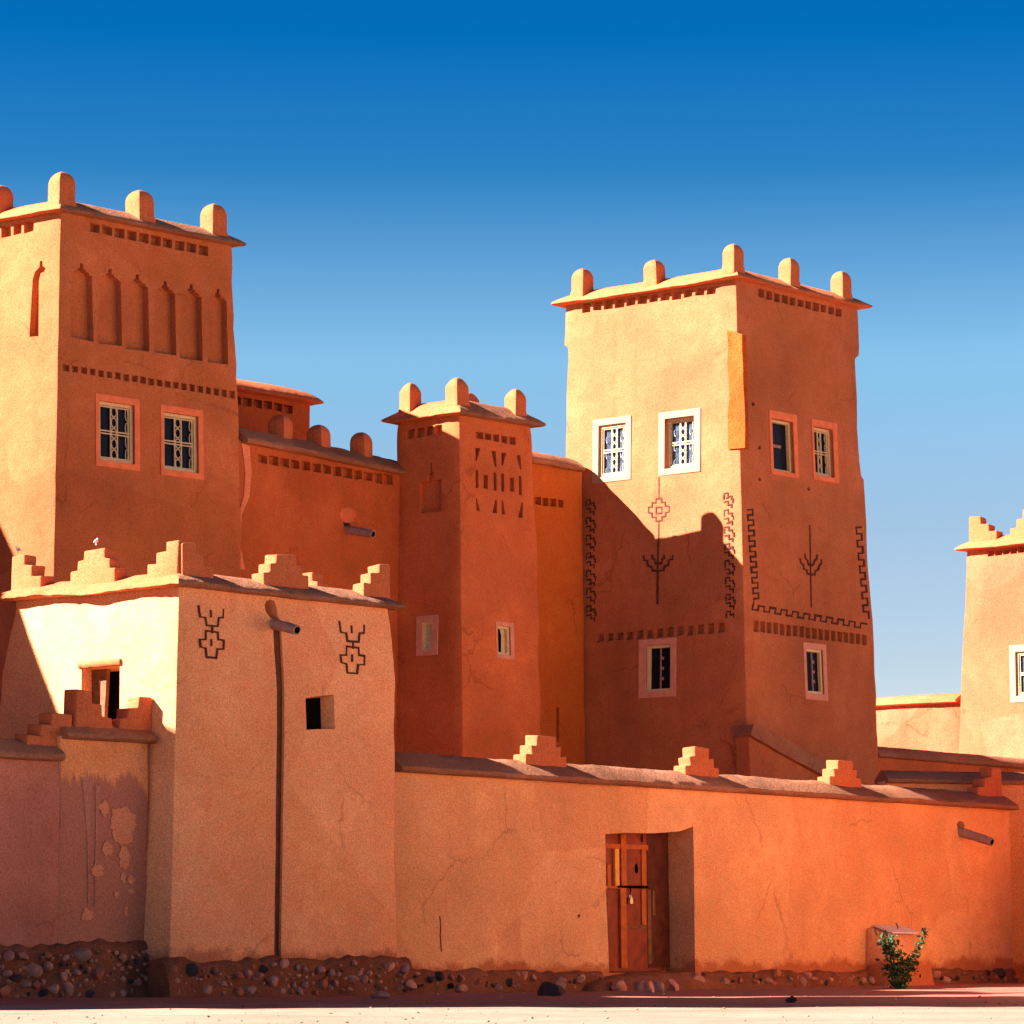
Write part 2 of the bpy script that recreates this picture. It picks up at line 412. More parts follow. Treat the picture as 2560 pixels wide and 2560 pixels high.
def coping_line(name, A, B, nh, parent, over=0.18, h=0.25, width=0.5, thick=0.05, mat=None, seed=0.0, n=40, jit=0.03, back=True):
    """ridged mud coping along a wall from A to B (front edge of the wall top), nh = outward"""
    prof = [(-width * 0.5, -0.04), (0.06, -0.04), (over - .03, -0.035), (over, -0.01), (over - 0.012, thick * .8), (over * 0.3, thick + h * 0.26), (-width * 0.22, h * 0.70 + thick), (-width * 0.5, h + thick)]
    if back: prof += [(-width * 0.78, h * 0.74 + thick), (-width - over * 0.3, thick + h * 0.30), (-width - over, thick), (-width - over, -0.03)]
    else: prof += [(-width, h + thick), (-width, -0.04)]
    rings = []
    for i in range(n + 1):
        p = A.lerp(B, i / n); r = []
        for a, b in prof:
            q = p + nh * a + Vector((0, 0, b))
            k = 1.0 if b > -0.02 or a > over * .5 else 0.2
            q += (nh * (nz(q, 1.3, seed) + 0.6 * nz(q, 4.5, seed + 2)) + Vector((0, 0, 1)) * (0.9 * nz(q, 0.9, seed + 4) + 0.5 * nz(q, 5, seed + 6))) * jit * k
            r.append(q)
        rings.append(r)
    bm = bmesh.new(); add_loft(bm, rings)
    return finish(name, bm, mat or M['coping'], parent, smooth=38)

# ---- merlons
def dome_merlon_mesh(a=0.30, h=0.5, pointed=False, seed=0.0):
    bm = bmesh.new(); rings = []
    prof = [(-0.25, 1.12), (0.0, 1.08), (0.10, 1.0), (0.55, 1.0)]
    if pointed: prof += [(0.66, 0.97), (0.80, 0.78), (0.92, 0.52), (0.985, 0.28), (1.0, 0.1)]
    else: prof += [(0.64, 0.985), (0.74, 0.92), (0.83, 0.81), (0.90, 0.66), (0.955, 0.48), (0.99, 0.26), (1.0, 0.08)]
    for t, s in prof:
        w = a * s / 2
        c = [Vector((-w, -w, t * h)), Vector((w, -w, t * h)), Vector((w, w, t * h)), Vector((-w, w, t * h))]
        rings.append(round_ring(c, max(0.004, 0.022 * s), 4, 0.012, seed, 0.25))
    add_loft(bm, rings)
    bmesh.ops.recalc_face_normals(bm, faces=bm.faces)
    me = bpy.data.meshes.new('merlon'); bm.to_mesh(me); bm.free()
    me.materials.append(M['merlon']); me.shade_smooth(); me.set_sharp_from_angle(angle=R(32))
    return me
def step_merlon_mesh(w=1.0, h=0.45, th=0.24, left=True, right=True, steps=3, seed=1):
    """stepped merlon, x along the wall, y through it; half ones stay upright on one side"""
    rnd = random.Random(seed); hw = w / 2; pts = []
    def j(): return rnd.uniform(-0.012, 0.012)
    hs = [h * (i + 1) / steps for i in range(steps)]
    if left and right: xs = [hw * (1 - i / (steps - 0.1) * 0.82) for i in range(steps)]; lx = [-x for x in xs]; rx = xs
    elif left: lx = [-hw + w * i / steps * 0.86 for i in range(steps)]; rx = [hw] * steps
    else: rx = [hw - w * i / steps * 0.86 for i in range(steps)]; lx = [-hw] * steps
    P = [(lx[0], -0.2)]
    for i in range(steps):
        if left or i == 0 or i == steps - 1: 
            if left or i == steps - 1:
                if left: P.append((lx[i] + j(), hs[i] + j()))
                else: P.append((lx[i], hs[i]))
                if left and i < steps - 1: P.append((lx[i + 1] + j(), hs[i] + j()))
    for i in range(steps - 1, -1, -1):
        if right:
            P.append((rx[i] + j(), hs[i] + j()))
            if i > 0: P.append((rx[i] + j(), hs[i - 1] + j()))
        elif i == steps - 1: P.append((rx[i], hs[i]))
    P.append((rx[0], -0.2))
    # drop repeated points
    Q = [P[0]]
    for p in P[1:]:
        if (p[0] - Q[-1][0]) ** 2 + (p[1] - Q[-1][1]) ** 2 > 1e-6: Q.append(p)
    bm = bmesh.new()
    add_prism(bm, [Vector((x, -th / 2, z)) for x, z in Q], [Vector((x, th / 2, z)) for x, z in Q])
    bmesh.ops.recalc_face_normals(bm, faces=bm.faces)
    es = [e for e in bm.edges if e.calc_length() > 0.03 and e.calc_face_angle(0) > 0.6]
    bmesh.ops.bevel(bm, geom=es, offset=0.024, segments=3, affect='EDGES', profile=0.55)
    for v in bm.verts:
        if v.co.z > -.1: v.co += Vector((nz(v.co, 3.1, seed), nz(v.co, 2.3, seed + 4) * .8, nz(v.co, 2.7, seed + 9))) * 0.028
    me = bpy.data.meshes.new('merlon'); bm.to_mesh(me); bm.free()
    me.materials.append(M['merlon']); me.shade_smooth(); me.set_sharp_from_angle(angle=R(40))
    return me
def place(name, me, loc, rz, parent, sc_=(1, 1, 1)):
    o = bpy.data.objects.new(name, me); COL.objects.link(o)
    o.parent = parent; o.matrix_parent_inverse = Matrix.Translation(-origin_of2(parent))
    o.location = loc; o.rotation_euler = (random.uniform(-.03, .03), random.uniform(-.03, .03), rz + random.uniform(-.04, .04)); o.scale = tuple(k * random.uniform(.95, 1.05) for k in sc_)
    return o
def rz_of(u): return math.atan2(u.y, u.x)

# ---- carved lines
def strokes(name, face, polys, w, parent, mat=None, closed=False, dep=0.012):
    bm = bmesh.new(); k = 0
    for poly in polys:
        uv = [Vector((*face.uv(*p), 0)) for p in poly]
        for a, b in zip(uv, uv[1:]):
            d = b - a
            if d.length < 1e-4: continue
            d.normalize(); s = Vector((-d.y, d.x, 0)) * (w / 2 * random.uniform(0.62, 1.25)); e = d * (w * random.uniform(.2, .5))
            c = [a - e - s, b + e - s, b + e + s, a - e + s]
            h = dep + 0.0011 * (k % 5); k += 1
            add_prism(bm, [face.P(p.x, p.y, -0.03) for p in c], [face.P(p.x, p.y, h) for p in c])
    return finish(name, bm, mat or M['groove'], parent)
def wave(p0, p1, period, amp, side=1):
    """crenellated line between two pixels"""
    a = Vector((*p0, 0)); b = Vector((*p1, 0)); d = b - a; L = d.length; d.normalize(); s = Vector((-d.y, d.x, 0)) * amp * side
    n = max(1, round(L / period)); out = []
    for i in range(n):
        t0 = L * i / n; t1 = L * (i + 0.5) / n; t2 = L * (i + 1) / n
        out += [a + d * t0, a + d * t0 + s, a + d * t1 + s, a + d * t1]
    out.append(b)
    return [(p.x, p.y) for p in out]
def blob(name, face, cx, cy, rx, ry, parent, mat, seed=0, n=28, off=0.012, rough=0.3):
    pts = []
    for i in range(n):
        a = 2 * math.pi * i / n
        q = 1 + rough * noise.noise(Vector((math.cos(a) * 1.3, math.sin(a) * 1.3, seed * 7.3))) + rough * 0.6 * noise.noise(Vector((math.cos(a) * 4, math.sin(a) * 4, seed * 3.3)))
        pts.append(face.uv(cx + rx * q * math.cos(a), cy + ry * q * math.sin(a)))
    bm = bmesh.new()
    add_prism(bm, [face.P(u, v, -0.02) for u, v in pts], [face.P(u, v, off) for u, v in pts])
    return finish(name, bm, mat, parent)
def ribbon(name, face, left, right, parent, mat, off=0.006):
    L = [face.uv(*p) for p in left]; Rr = [face.uv(*p) for p in right]
    bm = bmesh.new(); pts = L + Rr[::-1]
    add_prism(bm, [face.P(u, v, -0.02) for u, v in pts], [face.P(u, v, off) for u, v in pts])
    return finish(name, bm, mat, parent)

# ---- windows
def uvbox(bm, face, u0, v0, u1, v1, n0, n1, mi=0):
    add_box(bm, face.P(u0, v0, n0), face.u * (u1 - u0), face.v * (v1 - v0), face.n * (n1 - n0), mi)
def frame_ring(bm, face, o, i, n0, n1, mi=0):
    """rectangular ring between rect o and rect i"""
    (a, b, c, d), (e, f, g, h) = o, i
    uvbox(bm, face, a, b, c, f, n0, n1, mi); uvbox(bm, face, a, h, c, d, n0, n1, mi)
    uvbox(bm, face, a, f, e, h, n0, n1, mi); uvbox(bm, face, g, f, c, h, n0, n1, mi)
def rect_px(face, tl, br_, tr=None, bl=None):
    pts = [face.uv(*p) for p in (tl, tr or br_, br_, bl or tl)]
    us = [pts[0][0], pts[3][0]] if bl else [pts[0][0]]
    u0 = sum(us) / len(us); u1 = (pts[1][0] + pts[2][0]) / 2
    v1 = (pts[0][1] + pts[1][1]) / 2 if tr else pts[0][1]; v0 = (pts[2][1] + pts[3][1]) / 2 if bl else pts[2][1]
    return u0, v0, u1, v1
def window(cutter, face, parent, sur, opn, paint, grille='ornate', glass='glass', depth=0.17, fw=0.055, label=None):
    """sur/opn: pixel quads tl,tr,br,bl of the painted surround and of the opening"""
    S = rect_px(face, sur[0], sur[2], sur[1], sur[3]); O = rect_px(face, opn[0], opn[2], opn[1], opn[3])
    hole_uv(cutter, face, [(O[0], O[1]), (O[2], O[1]), (O[2], O[3]), (O[0], O[3])], depth + 0.1)
    bm = bmesh.new(); frame_ring(bm, face, S, O, -0.03, 0.016)
    w = finish('window', bm, paint, parent)
    if label: w['label'] = label
    bm = bmesh.new(); I = (O[0] + fw, O[1] + fw, O[2] - fw, O[3] - fw)
    frame_ring(bm, face, O, I, -depth - 0.02, -depth + 0.05)
    finish('frame', bm, M['cream'], w)
    bm = bmesh.new(); uvbox(bm, face, I[0] - .01, I[1] - .01, I[2] + .01, I[3] + .01, -depth - 0.045, -depth - 0.025)
    finish('pane', bm, M[glass], w)
    if grille:
        bm = bmesh.new(); cx = (I[0] + I[2]) / 2; cy = (I[1] + I[3]) / 2; W_ = I[2] - I[0]; H_ = I[3] - I[1]; z0, z1 = -depth + 0.0, -depth + 0.022
        if grille == 'plain':
            uvbox(bm, face, I[0], cy - 0.03, I[0] + W_ * 0.62, cy + 0.03, z0, z1)
        elif grille == 'thin':
            uvbox(bm, face, cx - 0.012, I[1], cx + 0.012, I[3], z0, z1)
            for q in (0.25, 0.5, 0.75): uvbox(bm, face, cx + 0.02, I[1] + H_ * q - .03, cx + 0.07, I[1] + H_ * q + .03, z0 + .001, z1 + .001)
        else:
            t = 0.011; band = W_ * 0.11
            for x in (cx - band, cx + band, I[0] + 0.02, I[2] - 0.02): uvbox(bm, face, x - t, I[1], x + t, I[3], z0, z1)
            for y in (cy - 0.025, cy + 0.025, I[1] + 0.02, I[3] - 0.02): uvbox(bm, face, I[0], y - t, I[2], y + t, z0 + .004, z1 + .004)
            nd = 6 if grille == 'dense' else 5
            for q in range(nd):              # scrolls in the middle band
                y = I[1] + H_ * (q + 0.5) / nd; r1 = band * 0.8; r2 = H_ / nd * 0.46
                p = [face.P(cx + r1 * math.cos(2 * math.pi * k / 10), y + r2 * math.sin(2 * math.pi * k / 10), -depth + 0.012) for k in range(11)]
                add_tube(bm, p, 0.012, 5)
                if grille == 'dense' and q % 2 == 0:
                    for sx_ in (-1, 1):
                        xx = cx + sx_ * W_ * 0.31
                        p = [face.P(xx + r1 * 0.6 * math.cos(2 * math.pi * k / 8), y + r2 * math.sin(2 * math.pi * k / 8), -depth + 0.012) for k in range(9)]
                        add_tube(bm, p, 0.006, 5, 1)
            for q in range(4):
                y = I[1] + H_ * (q + 0.5) / 4
                p = [face.P(I[2] - 0.02 - 0.03 * (1 - math.cos(2 * math.pi * k / 8)), y + H_ / 9 * math.sin(2 * math.pi * k / 8), -depth + 0.012) for k in range(9)]
                add_tube(bm, p, 0.009, 5)
        finish('grille', bm, [M['clay'] if grille in ('thin', 'plain') else M['iron'], M['steel']], w)
    return w
def spout(face, px, py, length, parent, rad=0.075, droop=0.16, side=0.0):
    p0 = face.hit(px, py)
    d = (face.nh - Vector((0, 0, 1)) * droop + face.u * side).normalized()
    s = d.cross(Vector((0, 0, 1))).normalized(); u = s.cross(d)
    bm = bmesh.new(); path = []; rad_ = []
    for k in range(10):
        t = k / 9; path.append(p0 + d * (t * (length + 0.2) - 0.2) - Vector((0, 0, 0.05 * t * t))); rad_.append(rad * (1.06 - 0.14 * t + 0.04 * math.sin(k * 2.1)))
    add_tube(bm, path, rad_, 12)
    sp = finish('drain_spout', bm, M['clay'], parent, smooth=50)
    bm = bmesh.new(); e = path[-1]; dd = (path[-1] - path[-2]).normalized()
    add_tube(bm, [e - dd * .02, e + dd * .004], [rad_[-1] * .72] * 2, 12); finish('mouth', bm, M['black'], sp)
    return sp

# ---- stone plinth along a wall foot
def plinth(face, px0, px1, h, parent, out=0.10, stones=70, seed=0, pale=0.6, hfun=None, smin=0.045, smax=0.10):
    rnd = random.Random(seed)
    A = face.atz(px0, 0.02); B = face.atz(px1, 0.02)
    L = (B - A).length; d = (B - A) / L; n = int(L / 0.07)
    rings = []
    def top(x): 
        q = A + d * x
        return h * (1 + 0.20 * nz(q, 1.1, seed) + 0.13 * nz(q, 4.2, seed + 3)) * (hfun(x / L) if hfun else 1)
    for i in range(n + 1):
        x = L * i / n; p = A + d * x; hh = top(x)
        def o(z, k): 
            q = p + Vector((0, 0, z)); return out * k + 0.055 * nz(q, 2.5, seed + 7) + 0.035 * nz(q, 8, seed)
        prof = [(-0.3, -0.15), (o(0, 1.25), -0.15), (o(.1, 1.2), hh * 0.15), (o(.3, 1.0), hh * 0.4), (o(.5, 0.95), hh * 0.65), (o(.7, 0.85), hh * 0.88), (max(0.01, o(.8, 0.35)), hh), (-0.06, hh + 0.03), (-0.3, hh)]
        rings.append([p + face.nh * a + Vector((0, 0, b - 0.02)) for a, b in prof])
    bm = bmesh.new(); add_loft(bm, rings)
    pl = finish('plinth', bm, M['mud'], parent, smooth=50)
    bm = bmesh.new(); placed = []
    for k in range(stones * 6):
        if len(placed) >= stones: break
        x = rnd.uniform(0.03, L - 0.03); zz = rnd.random() ** 1.3; hh = top(x); r = smin * .7 + (smax * 1.15 - smin * .7) * rnd.random() ** 1.6
        z = 0.03 + zz * max(0.02, hh * 0.82 - 0.04)
        if any((x - a) ** 2 + (z - b) ** 2 < (0.85 * (r + c)) ** 2 for a, b, c in placed): continue
        placed.append((x, z, r))
        c = A + d * x + face.nh * (out * (1.12 - 0.25 * z / max(hh, 0.1)) - r * 0.10) + Vector((0, 0, z))
        q = rnd.random(); mi = 0 if q < pale * 0.6 else 1 if q < pale else 2 if q < pale + (1 - pale) * 0.6 else 3
        add_rock(bm, c, (r * rnd.uniform(0.9, 1.4), r * rnd.uniform(.7, 1), r * rnd.uniform(0.7, 1.05)), rnd.uniform(0, 50), mi, 2)
    finish('plinth_stones', bm, [M['stone'], M['stone2'], M['stone3'], M['stone4']], pl, smooth=32, recalc=False)
    return pl

# ================================================================== the buildings
class Tower:
    def __init__(s, ct, cb, Db, batter, aL, aR, left, right, zbot=-0.1):
        s.cb = at(*cb, Db); s.ct = at(*ct, Db + batter)
        s.L = Face(s.cb, s.ct, udir(-aL)); s.R = Face(s.cb, s.ct, udir(aR))
        s.ztop = s.ct.z; s.left = left; s.right = right
        s.lp = [s.L.hit(*p) for p in left] if isinstance(left, list) else None
        s.rp = [s.R.hit(*p) for p in right] if isinstance(right, list) else None
        s.lw = left if s.lp is None else None
        s.rw = right if s.rp is None else None
    def ring(s, z):
        C_ = s.cb + (s.ct - s.cb) * ((z - s.cb.z) / (s.ct.z - s.cb.z))
        if s.lp: A = interp_poly(s.lp, z)
        else: A = C_ - s.L.u * s.lw
        if s.rp: B = interp_poly(s.rp, z)
        else: B = C_ + s.R.u * s.rw
        A.z = B.z = C_.z
        D = A + B - C_
        return [A, C_, B, D]
    def kinks(s):
        out = []
        for p in (s.lp or []) + (s.rp or []): out += [p.z]
        return out
    def foot(s):
        c = s.ring(0.0); v = sum(c, Vector()) / 4; v.z = 0; return v
    def z_at_top(s): return s.ztop

def merlons_on_tower(T, parent, pxsL, pxsR, zc, mesh, inset=0.16, jit=True):
    """dome merlons seen in the given columns, standing inset behind the two visible faces"""
    for f, pxs in ((T.L, pxsL), (T.R, pxsR)):
        for px in pxs:
            p = f.atz(px, zc, -inset); p.z = zc
            k = random.uniform(0.96, 1.05)
            place('merlon', mesh, p, rz_of(T.R.u) + random.uniform(-.06, .06), parent, (k, k, random.uniform(0.96, 1.05)))

# ---------------------------------------------------------------- big right tower
BT = Tower((1840, 694), (1868, 1850), 62.7, 0.35, 51, 42.5,
           [(1410, 752), (1409, 862), (1417, 870), (1414, 1000), (1411, 1140), (1404, 1300), (1398, 1850)],
           [(2148, 770), (2151, 888), (2142, 897), (2146, 1040), (2150, 1120), (2157, 1190), (2164, 1200), (2172, 1400), (2187, 1600), (2193, 1780), (2199, 1920)])
bt = thing('mud_tower', 'tall tapering tower right of centre with white-framed upper windows, zigzag carving and five domed finials', 'tower', BT.foot())
cut_ = bmesh.new()
dentils(cut_, BT.L, (1452, 760), (1795, 714), (1792, 733), (1452, 782), 12, 0.80, 0.13)
dentils(cut_, BT.R, (1893, 720), (2106, 774), (2105, 793), (1893, 742), 11, 0.80, 0.13)
dentils(cut_, BT.L, (1488, 1588), (1815, 1556), (1815, 1580), (1488, 1606), 13, 0.70, 0.12)
dentils(cut_, BT.R, (1881, 1550), (2168, 1588), (2168, 1613), (1881, 1578), 18, 0.80, 0.10)
window(cut_, BT.L, bt, [(1483, 1047), (1579, 1042), (1577, 1200), (1482, 1207)], [(1497, 1063), (1565, 1058), (1565, 1188), (1496, 1193)], M['white'], 'dense', 'skyglass', 0.09)
window(cut_, BT.L, bt, [(1648, 1030), (1751, 1022), (1752, 1180), (1646, 1188)], [(1662, 1046), (1736, 1040), (1735, 1165), (1662, 1172)], M['white'], 'dense', 'skyglass', 0.14)
window(cut_, BT.L, bt, [(1600, 1600), (1693, 1594), (1688, 1742), (1595, 1745)], [(1616, 1614), (1680, 1611), (1677, 1727), (1616, 1730)], M['palepink'], 'thin', 'glass', 0.08)
window(cut_, BT.R, bt, [(1922, 1025), (1991, 1037), (1996, 1197), (1927, 1184)], [(1929, 1045), (1983, 1056), (1985, 1184), (1933, 1175)], M['redpaint'], 'plain', 'glass', 0.13)
window(cut_, BT.R, bt, [(2028, 1047), (2091, 1059), (2097, 1212), (2033, 1196)], [(2034, 1065), (2083, 1075), (2084, 1196), (2037, 1186)], M['redpaint'], 'ornate', 'glass', 0.13)
window(cut_, BT.R, bt, [(2008, 1605), (2063, 1612), (2070, 1755), (2012, 1745)], [(2015, 1620), (2057, 1626), (2059, 1738), (2017, 1731)], M['palepink'], 'thin', 'glass', 0.08)
for x, y in ((1883, 1010), (1899, 1119), (1899, 1198), (2022, 1222)):
    hole_px(cut_, BT.R, [(x + 4 * math.cos(a), y + 5 * math.sin(a)) for a in [2 * math.pi * k / 8 for k in range(8)]], 0.12)
body('wall', BT.ring, -0.1, BT.ztop, M['tower_b'], bt, cut_, BT.kinks(), 60, 0.05, 0.009, 1.0)
coping_ring('coping', BT.ring(BT.ztop), BT.ztop, bt, 0.19, 0.25, 0.30, seed=2, mat=M['merlon'])
mm = dome_merlon_mesh(0.335, 0.50)
merlons_on_tower(BT, bt, (1456, 1637), (1833, 1972, 2103), BT.ztop + 0.20, mm, 0.10)
# corner strip where the render has come off
pts = [(1823, 826), (1856, 836), (1866, 1120), (1825, 1123)]
bm = bmesh.new(); uv = [BT.L.uv(*p) for p in pts]
add_prism(bm, [BT.L.P(u, v, -0.10) for u, v in uv], [BT.L.P(u, v, 0.035) for u, v in uv])
bmesh.ops.subdivide_edges(bm, edges=bm.edges, cuts=6, use_grid_fill=True)
for v in bm.verts: v.co += BT.L.n * 0.02 * nz(v.co, 6, 1) + BT.L.u * 0.05 * nz(v.co, 3.5, 8)
finish('bare_corner', bm, M['ochre'], bt, smooth=30)
# carvings, right face
strokes('carved_border', BT.R, [wave((1868, 1275), (1884, 1510), 27, 13, -1), wave((1882, 1512), (2166, 1560), 28, 12, 1), wave((2152, 1318), (2172, 1545), 31, 12, 1)], 0.042, bt)
strokes('carved_tree', BT.R, [[(2024, 1315), (2028, 1517)],
    [(2028, 1437), (2018, 1434), (2017, 1426), (2009, 1422), (2008, 1412), (2002, 1408), (2000, 1397)],
    [(2028, 1437), (2037, 1436), (2038, 1428), (2046, 1424), (2048, 1414), (2053, 1410), (2053, 1400)],
    [(2027, 1415), (2020, 1410), (2019, 1402), (2013, 1396), (2012, 1386)], [(2027, 1415), (2034, 1410), (2036, 1402), (2042, 1397), (2043, 1388)]], 0.045, bt)
# carvings, left face
strokes('carved_tree', BT.L, [[(1648, 1300), (1645, 1400)], [(1645, 1400), (1644, 1508)],
    [(1646, 1428), (1632, 1427), (1630, 1418), (1620, 1414), (1619, 1402), (1611, 1400), (1610, 1391)], [(1646, 1428), (1660, 1426), (1662, 1416), (1672, 1412), (1673, 1400), (1682, 1398), (1683, 1389)],
    [(1646, 1410), (1638, 1408), (1637, 1398), (1632, 1396), (1631, 1389)], [(1646, 1410), (1655, 1408), (1656, 1398), (1661, 1396), (1661, 1388)]], 0.042, bt)
strokes('carved_rosette', BT.L, [[(1648, 1195), (1648, 1248)], [(1641, 1247), (1654, 1246), (1655, 1256), (1663, 1256), (1664, 1265), (1673, 1266), (1673, 1280), (1665, 1281), (1664, 1291), (1656, 1292), (1655, 1302), (1641, 1303), (1640, 1293), (1631, 1293), (1630, 1283), (1622, 1282), (1622, 1268), (1631, 1267), (1631, 1257), (1640, 1257), (1641, 1247)],
    [(1641, 1269), (1655, 1268), (1655, 1283), (1641, 1284), (1641, 1269)]], 0.034, bt)
for xa, ya, xb, yb in ((1466, 1245, 1468, 1555), (1810, 1228, 1817, 1545)):
    ws = []
    n_ = int((yb - ya) / 21)
    for i in range(n_):
        y = ya + (yb - ya) * i / n_; x = xa + (xb - xa) * i / n_
        ws.append([(x, y + 6), (x + 10, y + 4), (x + 10, y + 14), (x + 19, y + 12), (x + 19, y + 20)])
        if i % 2 == 0: ws.append([(x, y + 10), (x, y + 20)])
        else: ws.append([(x + 22, y - 2), (x + 22, y + 7)])
        if i % 3 == 0: ws.append([(x + 6, y + 17), (x + 12, y + 16)])
    strokes('carved_border', BT.L, ws, 0.030, bt)

# ---------------------------------------------------------------- centre tower
CT = Tower((1148, 1034), (1157, 1860), 61.0, 0.25, 55, 44,
           [(990, 1058), (988, 1140), (984, 1300), (978, 1860)], [(1330, 1070), (1337, 1160), (1344, 1300), (1352, 1600), (1356, 1860)])
ct = thing('mud_tower', 'slim centre tower pierced by rows of triangular and slit openings above two tiny windows', 'tower', CT.foot())
cut_ = bmesh.new()
def z4(x, y): return (960 + x / 3.019, 880 + y / 3.019)
dentils(cut_, CT.L, z4(163, 590), z4(450, 545), z4(448, 612), z4(168, 662), 4, 0.82, 0.13)
dentils(cut_, CT.R, z4(688, 598), z4(1000, 648), z4(1000, 705), z4(690, 650), 5, 0.82, 0.13)
for q in ([(690, 722), (727, 726), (702, 822), (692, 820)], [(808, 745), (844, 748), (848, 868), (836, 866)], [(884, 757), (922, 762), (896, 858), (886, 856)], [(1000, 778), (1030, 780), (1038, 888), (1028, 886)],
          [(692, 890), (712, 892), (712, 1028), (692, 1024)], [(824, 908), (846, 911), (848, 1048), (826, 1045)], [(882, 915), (904, 918), (906, 1056), (884, 1052)], [(1017, 935), (1038, 938), (1042, 1080), (1020, 1076)],
          [(693, 1102), (700, 1102), (726, 1200), (698, 1196)], [(840, 1113), (850, 1114), (852, 1218), (816, 1214)], [(887, 1118), (896, 1120), (914, 1228), (886, 1224)], [(1040, 1134), (1049, 1136), (1046, 1254), (1012, 1248)]):
    hole_px(cut_, CT.R, [z4(*p) for p in q], 0.40)
for q in ([(750, 928), (784, 932), (782, 1034), (748, 1028)], [(946, 947), (982, 950), (984, 1056), (946, 1050)]):
    hole_px(cut_, CT.R, [z4(*p) for p in q], 0.10)
hole_px(cut_, CT.L, [z4(*p) for p in ((272, 985), (330, 975), (330, 912), (346, 908), (347, 838), (360, 835), (361, 904), (375, 905), (376, 968), (432, 962), (438, 1202), (275, 1217))], 0.10)
window(cut_, CT.L, ct, [(1043, 1541), (1096, 1537), (1094, 1638), (1040, 1639)], [(1056, 1556), (1083, 1554), (1083, 1625), (1056, 1627)], M['palepink'], None, 'cream', 0.06, 0.05)
window(cut_, CT.R, ct, [(1238, 1552), (1283, 1559), (1285, 1651), (1240, 1643)], [(1243, 1563), (1275, 1568), (1276, 1640), (1244, 1634)], M['palepink'], None, 'cream', 0.08, 0.05)
WSL = [CT.R.uv(*p) for p in ((1247, 1634), (1247, 1585), (1250, 1573), (1254, 1569), (1259, 1574), (1262, 1587), (1262, 1637))]
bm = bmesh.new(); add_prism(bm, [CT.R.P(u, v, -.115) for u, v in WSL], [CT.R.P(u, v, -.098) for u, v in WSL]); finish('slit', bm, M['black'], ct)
body('wall', CT.ring, -0.1, CT.ztop, M['tower'], ct, cut_, [], 50, 0.07, 0.014, 4.0)
coping_ring('coping', CT.ring(CT.ztop), CT.ztop, ct, 0.19, 0.30, 0.26, seed=5, jit=0.03)
mm = dome_merlon_mesh(0.335, 0.50, True)
merlons_on_tower(CT, ct, (1026, 1143), (1288,), CT.ztop + 0.22, mm, 0.16)
place('merlon', mm, Vector((-0.86, 62.6, CT.ztop + 0.16)), rz_of(CT.R.u), ct)

# ---------------------------------------------------------------- tall left tower
LT = Tower((152, 526), (135, 1430), 54.6, 0.3, 56, 45, 7.0,
           [(581, 614), (583, 640), (590, 860), (599, 1000), (601, 1100), (607, 1420)])
lt = thing('mud_tower', 'tallest tower at the left with six arched blind niches above two coral-framed windows', 'tower', LT.foot())
cut_ = bmesh.new()
def z1(x, y): return (x / 3.019, 400 + y / 3.019)
def z2(x, y): return (x / 3.019, 880 + y / 3.019)
dentils(cut_, LT.R, z1(668, 470), z1(1580, 655), z1(1578, 725), z1(668, 535), 10, 0.80, 0.15)
dentils(cut_, LT.R, z2(470, 90), z2(1782, 298), z2(1782, 352), z2(470, 138), 21, 0.68, 0.11)
dentils(cut_, LT.L, z1(-250, 560), z1(262, 452), z1(260, 535), z1(-250, 640), 6, 0.80, 0.15)
for x0, x1, yt, yb0, yb1 in ((540, 695, 780, 1335, 1372), (750, 912, 820, 1385, 1405), (958, 1118, 862, 1425, 1445), (1172, 1322, 912, 1452, 1475), (1368, 1520, 936, 1495, 1518), (1578, 1712, 970, 1525, 1545)):
    w = x1 - x0; cx = x0 + w * 0.5; slp = 0.16
    def q(fx, y): xx = x0 + w * fx; return z1(xx, y + (xx - cx) * slp)
    a = yt + 85; 
    P_ = [q(0, a), q(.10, a - 5), q(.18, a - 22), q(.30, a - 26), q(.34, a - 46), q(.42, a - 48), q(.43, yt), q(.58, yt), q(.59, a - 48), q(.68, a - 44), q(.72, a - 26), q(.84, a - 22), q(.92, a - 3), q(1.0, a), z1(x1 + 10, yb1), z1(x0 - 8, yb0)]
    hole_px(cut_, LT.R, P_, 0.15)
hole_px(cut_, LT.L, [z1(*p) for p in ((220, 1335), (245, 900), (262, 845), (295, 805), (298, 765), (308, 758), (318, 765), (320, 800), (342, 815), (330, 842), (305, 855), (292, 910), (290, 1330))], 0.16)
window(cut_, LT.R, lt, [(238, 983), (348, 999), (349, 1176), (239, 1166)], [(248, 1001), (336, 1014), (336, 1160), (248, 1151)], M['redpaint'], 'ornate', 'glass', 0.10)
window(cut_, LT.R, lt, [(401, 1011), (507, 1027), (508, 1200), (401, 1187)], [(408, 1029), (495, 1042), (496, 1184), (409, 1173)], M['redpaint'], 'ornate', 'glass', 0.10)
body('wall', LT.ring, -0.1, LT.ztop, M['tower_l'], lt, cut_, LT.kinks(), 60, 0.05, 0.012, 8.0)
coping_ring('coping', LT.ring(LT.ztop), LT.ztop, lt, 0.17, 0.24, 0.28, seed=11)
mm = dome_merlon_mesh(0.36, 0.54)
merlons_on_tower(LT, lt, (0,), (154, 350, 534), LT.ztop + 0.16, mm, 0.14)

wp = [(58.9, -.1), (64.1, -.1), (64.1, 13.95), (62.1, 13.95), (62.1, 13.3), (58.9, 13.3)]
bm = bmesh.new(); add_prism(bm, [Vector((-9.2, y, z)) for y, z in wp], [Vector((-5.78, y, z)) for y, z in wp])
finish('hidden_shade_block', bm, M['tower'], lt)      # hidden block added to cast shade on the centre and big towers

